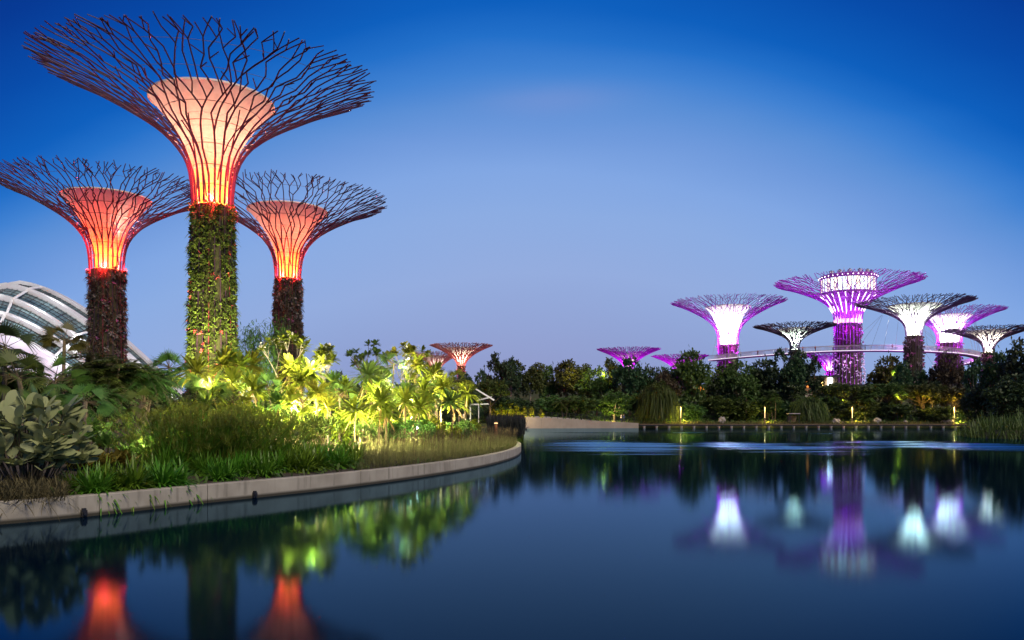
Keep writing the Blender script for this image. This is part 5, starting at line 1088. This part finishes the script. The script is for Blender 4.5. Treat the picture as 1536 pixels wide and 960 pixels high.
STR.sort(); protos = [strap_clump(700+k, 1.2, 330, '', wd=.058) for k in range(4)]; usedp = set()
for q, (px, Y, R) in enumerate(STR):
    Y -= .12 if q % 2 else .0; X = PX(px, Y); p = protos[q % 4]; l_ = 'green strap-leaf clump along the kerb, %s counted from the dry grass' % ORD[q]
    if q % 4 not in usedp: usedp.add(q % 4); t = p
    else: t = p.copy(); COL.objects.link(t)
    t.location = (X, Y, bed_z(X, Y)-.03); t.rotation_euler.z = q*1.7; t.scale = (R,R,R*(1.0+.12*math.sin(q*2.3))); t['label'] = l_
# papyrus clumps
pap = []
for k in range(3):
    g = rs(800+k); t = thing('papyrus_clump', '', 'papyrus', group='papyrus clumps'); m = MB(); lv = MB(); n = 120
    b = np.stack([g.normal(0,.34,n), g.normal(0,.34,n), np.full(n,-.1)], 1); e = b*np.array([2.9,2.9,0])+np.stack([g.normal(0,.15,n), g.normal(0,.15,n), g.uniform(.9,1.95,n)-.45*np.hypot(b[:,0],b[:,1])], 1); mid = (b+e)/2+np.array([0,0,.1])
    m.tubes(b, mid, .010, .009, 4); m.tubes(mid, e, .009, .007, 4); kk = 26
    for q in range(n): lv.leaves(np.repeat(e[q][None], kk, 0), sphere_dirs(g, kk, -.2, 1), g.uniform(.18,.36,kk), .014, .12, ((0,1),(.5,1),(1,.3)))
    b2 = np.stack([g.normal(0,.5,260), g.normal(0,.5,260), np.zeros(260)], 1); lv.leaves(b2, g.normal(0,.22,(260,3))+np.array([0,0,1]), g.uniform(.6,1.25,260), .022, .2, BLADE)
    m.build('stems', M['strap'], t)['kind'] = 'stuff'; lv.build('umbels', M['papyrus'], t)['kind'] = 'stuff'; pap.append(t)
PAP = [(238,28.5,.95),(268,28,1.05),(300,29,1.1),(330,28.5,1.0),(358,30,1.1),(392,30.5,1.05),(424,33,1.0),(284,31,1.1),(342,32,1.1)]
PAP.sort()
for q, (px, Y, s_) in enumerate(PAP):
    X = PX(px, Y); l_ = 'olive papyrus clump in front of the grove, %s from the cannas' % ORD[q]
    t = pap[q] if q < 3 else dup(pap[q % 3], l_, (0,0,0)); t.location = (X, Y, bed_z(X, Y)); t.rotation_euler.z = q*1.3; t.scale = (s_,)*3; t['label'] = l_
# fountain grass on the planted tip
g = rs(66); BX, BY, BZ, TN = [], [], [], []
while len(BX) < 15000:
    i = int(g.integers(120, 330)); d = .36+6.2*g.random()**1.1; p = KS[i]+KN[i]*d; pxx = CX+p[0]/p[1]*F
    if pxx < 540+14*mnoise.noise(Vector((p[0]*.8, p[1]*.8, 0))) or p[1] > 72 or p[1] < 28: continue
    BX.append(p[0]); BY.append(p[1]); BZ.append(bed_z(*p)); TN.append(d)
B_ = np.stack([BX, BY, BZ], 1); n = len(B_); tn = np.array(TN); clump = np.array([mnoise.noise(Vector((x*.9, y*.9, 7))) for x, y in zip(BX, BY)])
LL = (.62+.28*clump+.25*g.random(n))*np.clip(.75+tn*.12, .8, 1.25); dr = g.normal(0,.34,(n,3))+np.array([.12,-.05,1]); edge = tn < .8; dr[edge] += np.array([.18,-.28,-.1])
tag(MB().leaves(B_, dr, LL, g.uniform(.010,.022,n), LL*g.uniform(.15,.55,n), ((0,.8),(.35,1),(.7,.7),(1,.1))).build('fountain_grass', M['grass']), 'pale olive fountain grass along the curving kerb', 'grass', kind='stuff')
n = 1500; ix = g.integers(0, len(B_), n); b = B_[ix]; e = b+np.stack([g.normal(.06,.16,n), g.normal(0,.16,n), g.uniform(.8,1.25,n)], 1)
tag(MB().tubes(b, e, .004, .003, 3).leaves(e-(e-b)*.16, (e-b), .24, .028, .04, ((0,.3),(.4,1),(1,.15))).build('grass_plumes', M['leaf_brown']), 'brown seed plumes over the fountain grass', 'grass', kind='stuff')
# ground cover of low leaves over the bare soil
g = rs(67); n = 9000; i = g.integers(40, 400, n); d = .45+24*g.random(n)**1.3; p = KS[i]+KN[i]*np.minimum(d, 20)[:,None]; z = np.array([bed_z(x, y) for x, y in p])
tag(MB().leaves(np.column_stack([p, z]), g.normal(0,.7,(n,3))+np.array([0,0,.7]), g.uniform(.15,.45,n), g.uniform(.06,.12,n), .12, LEAFP).build('ground_cover', M['leaf_dark']), 'low dark leafy ground cover under the plants', 'ground cover', kind='stuff')
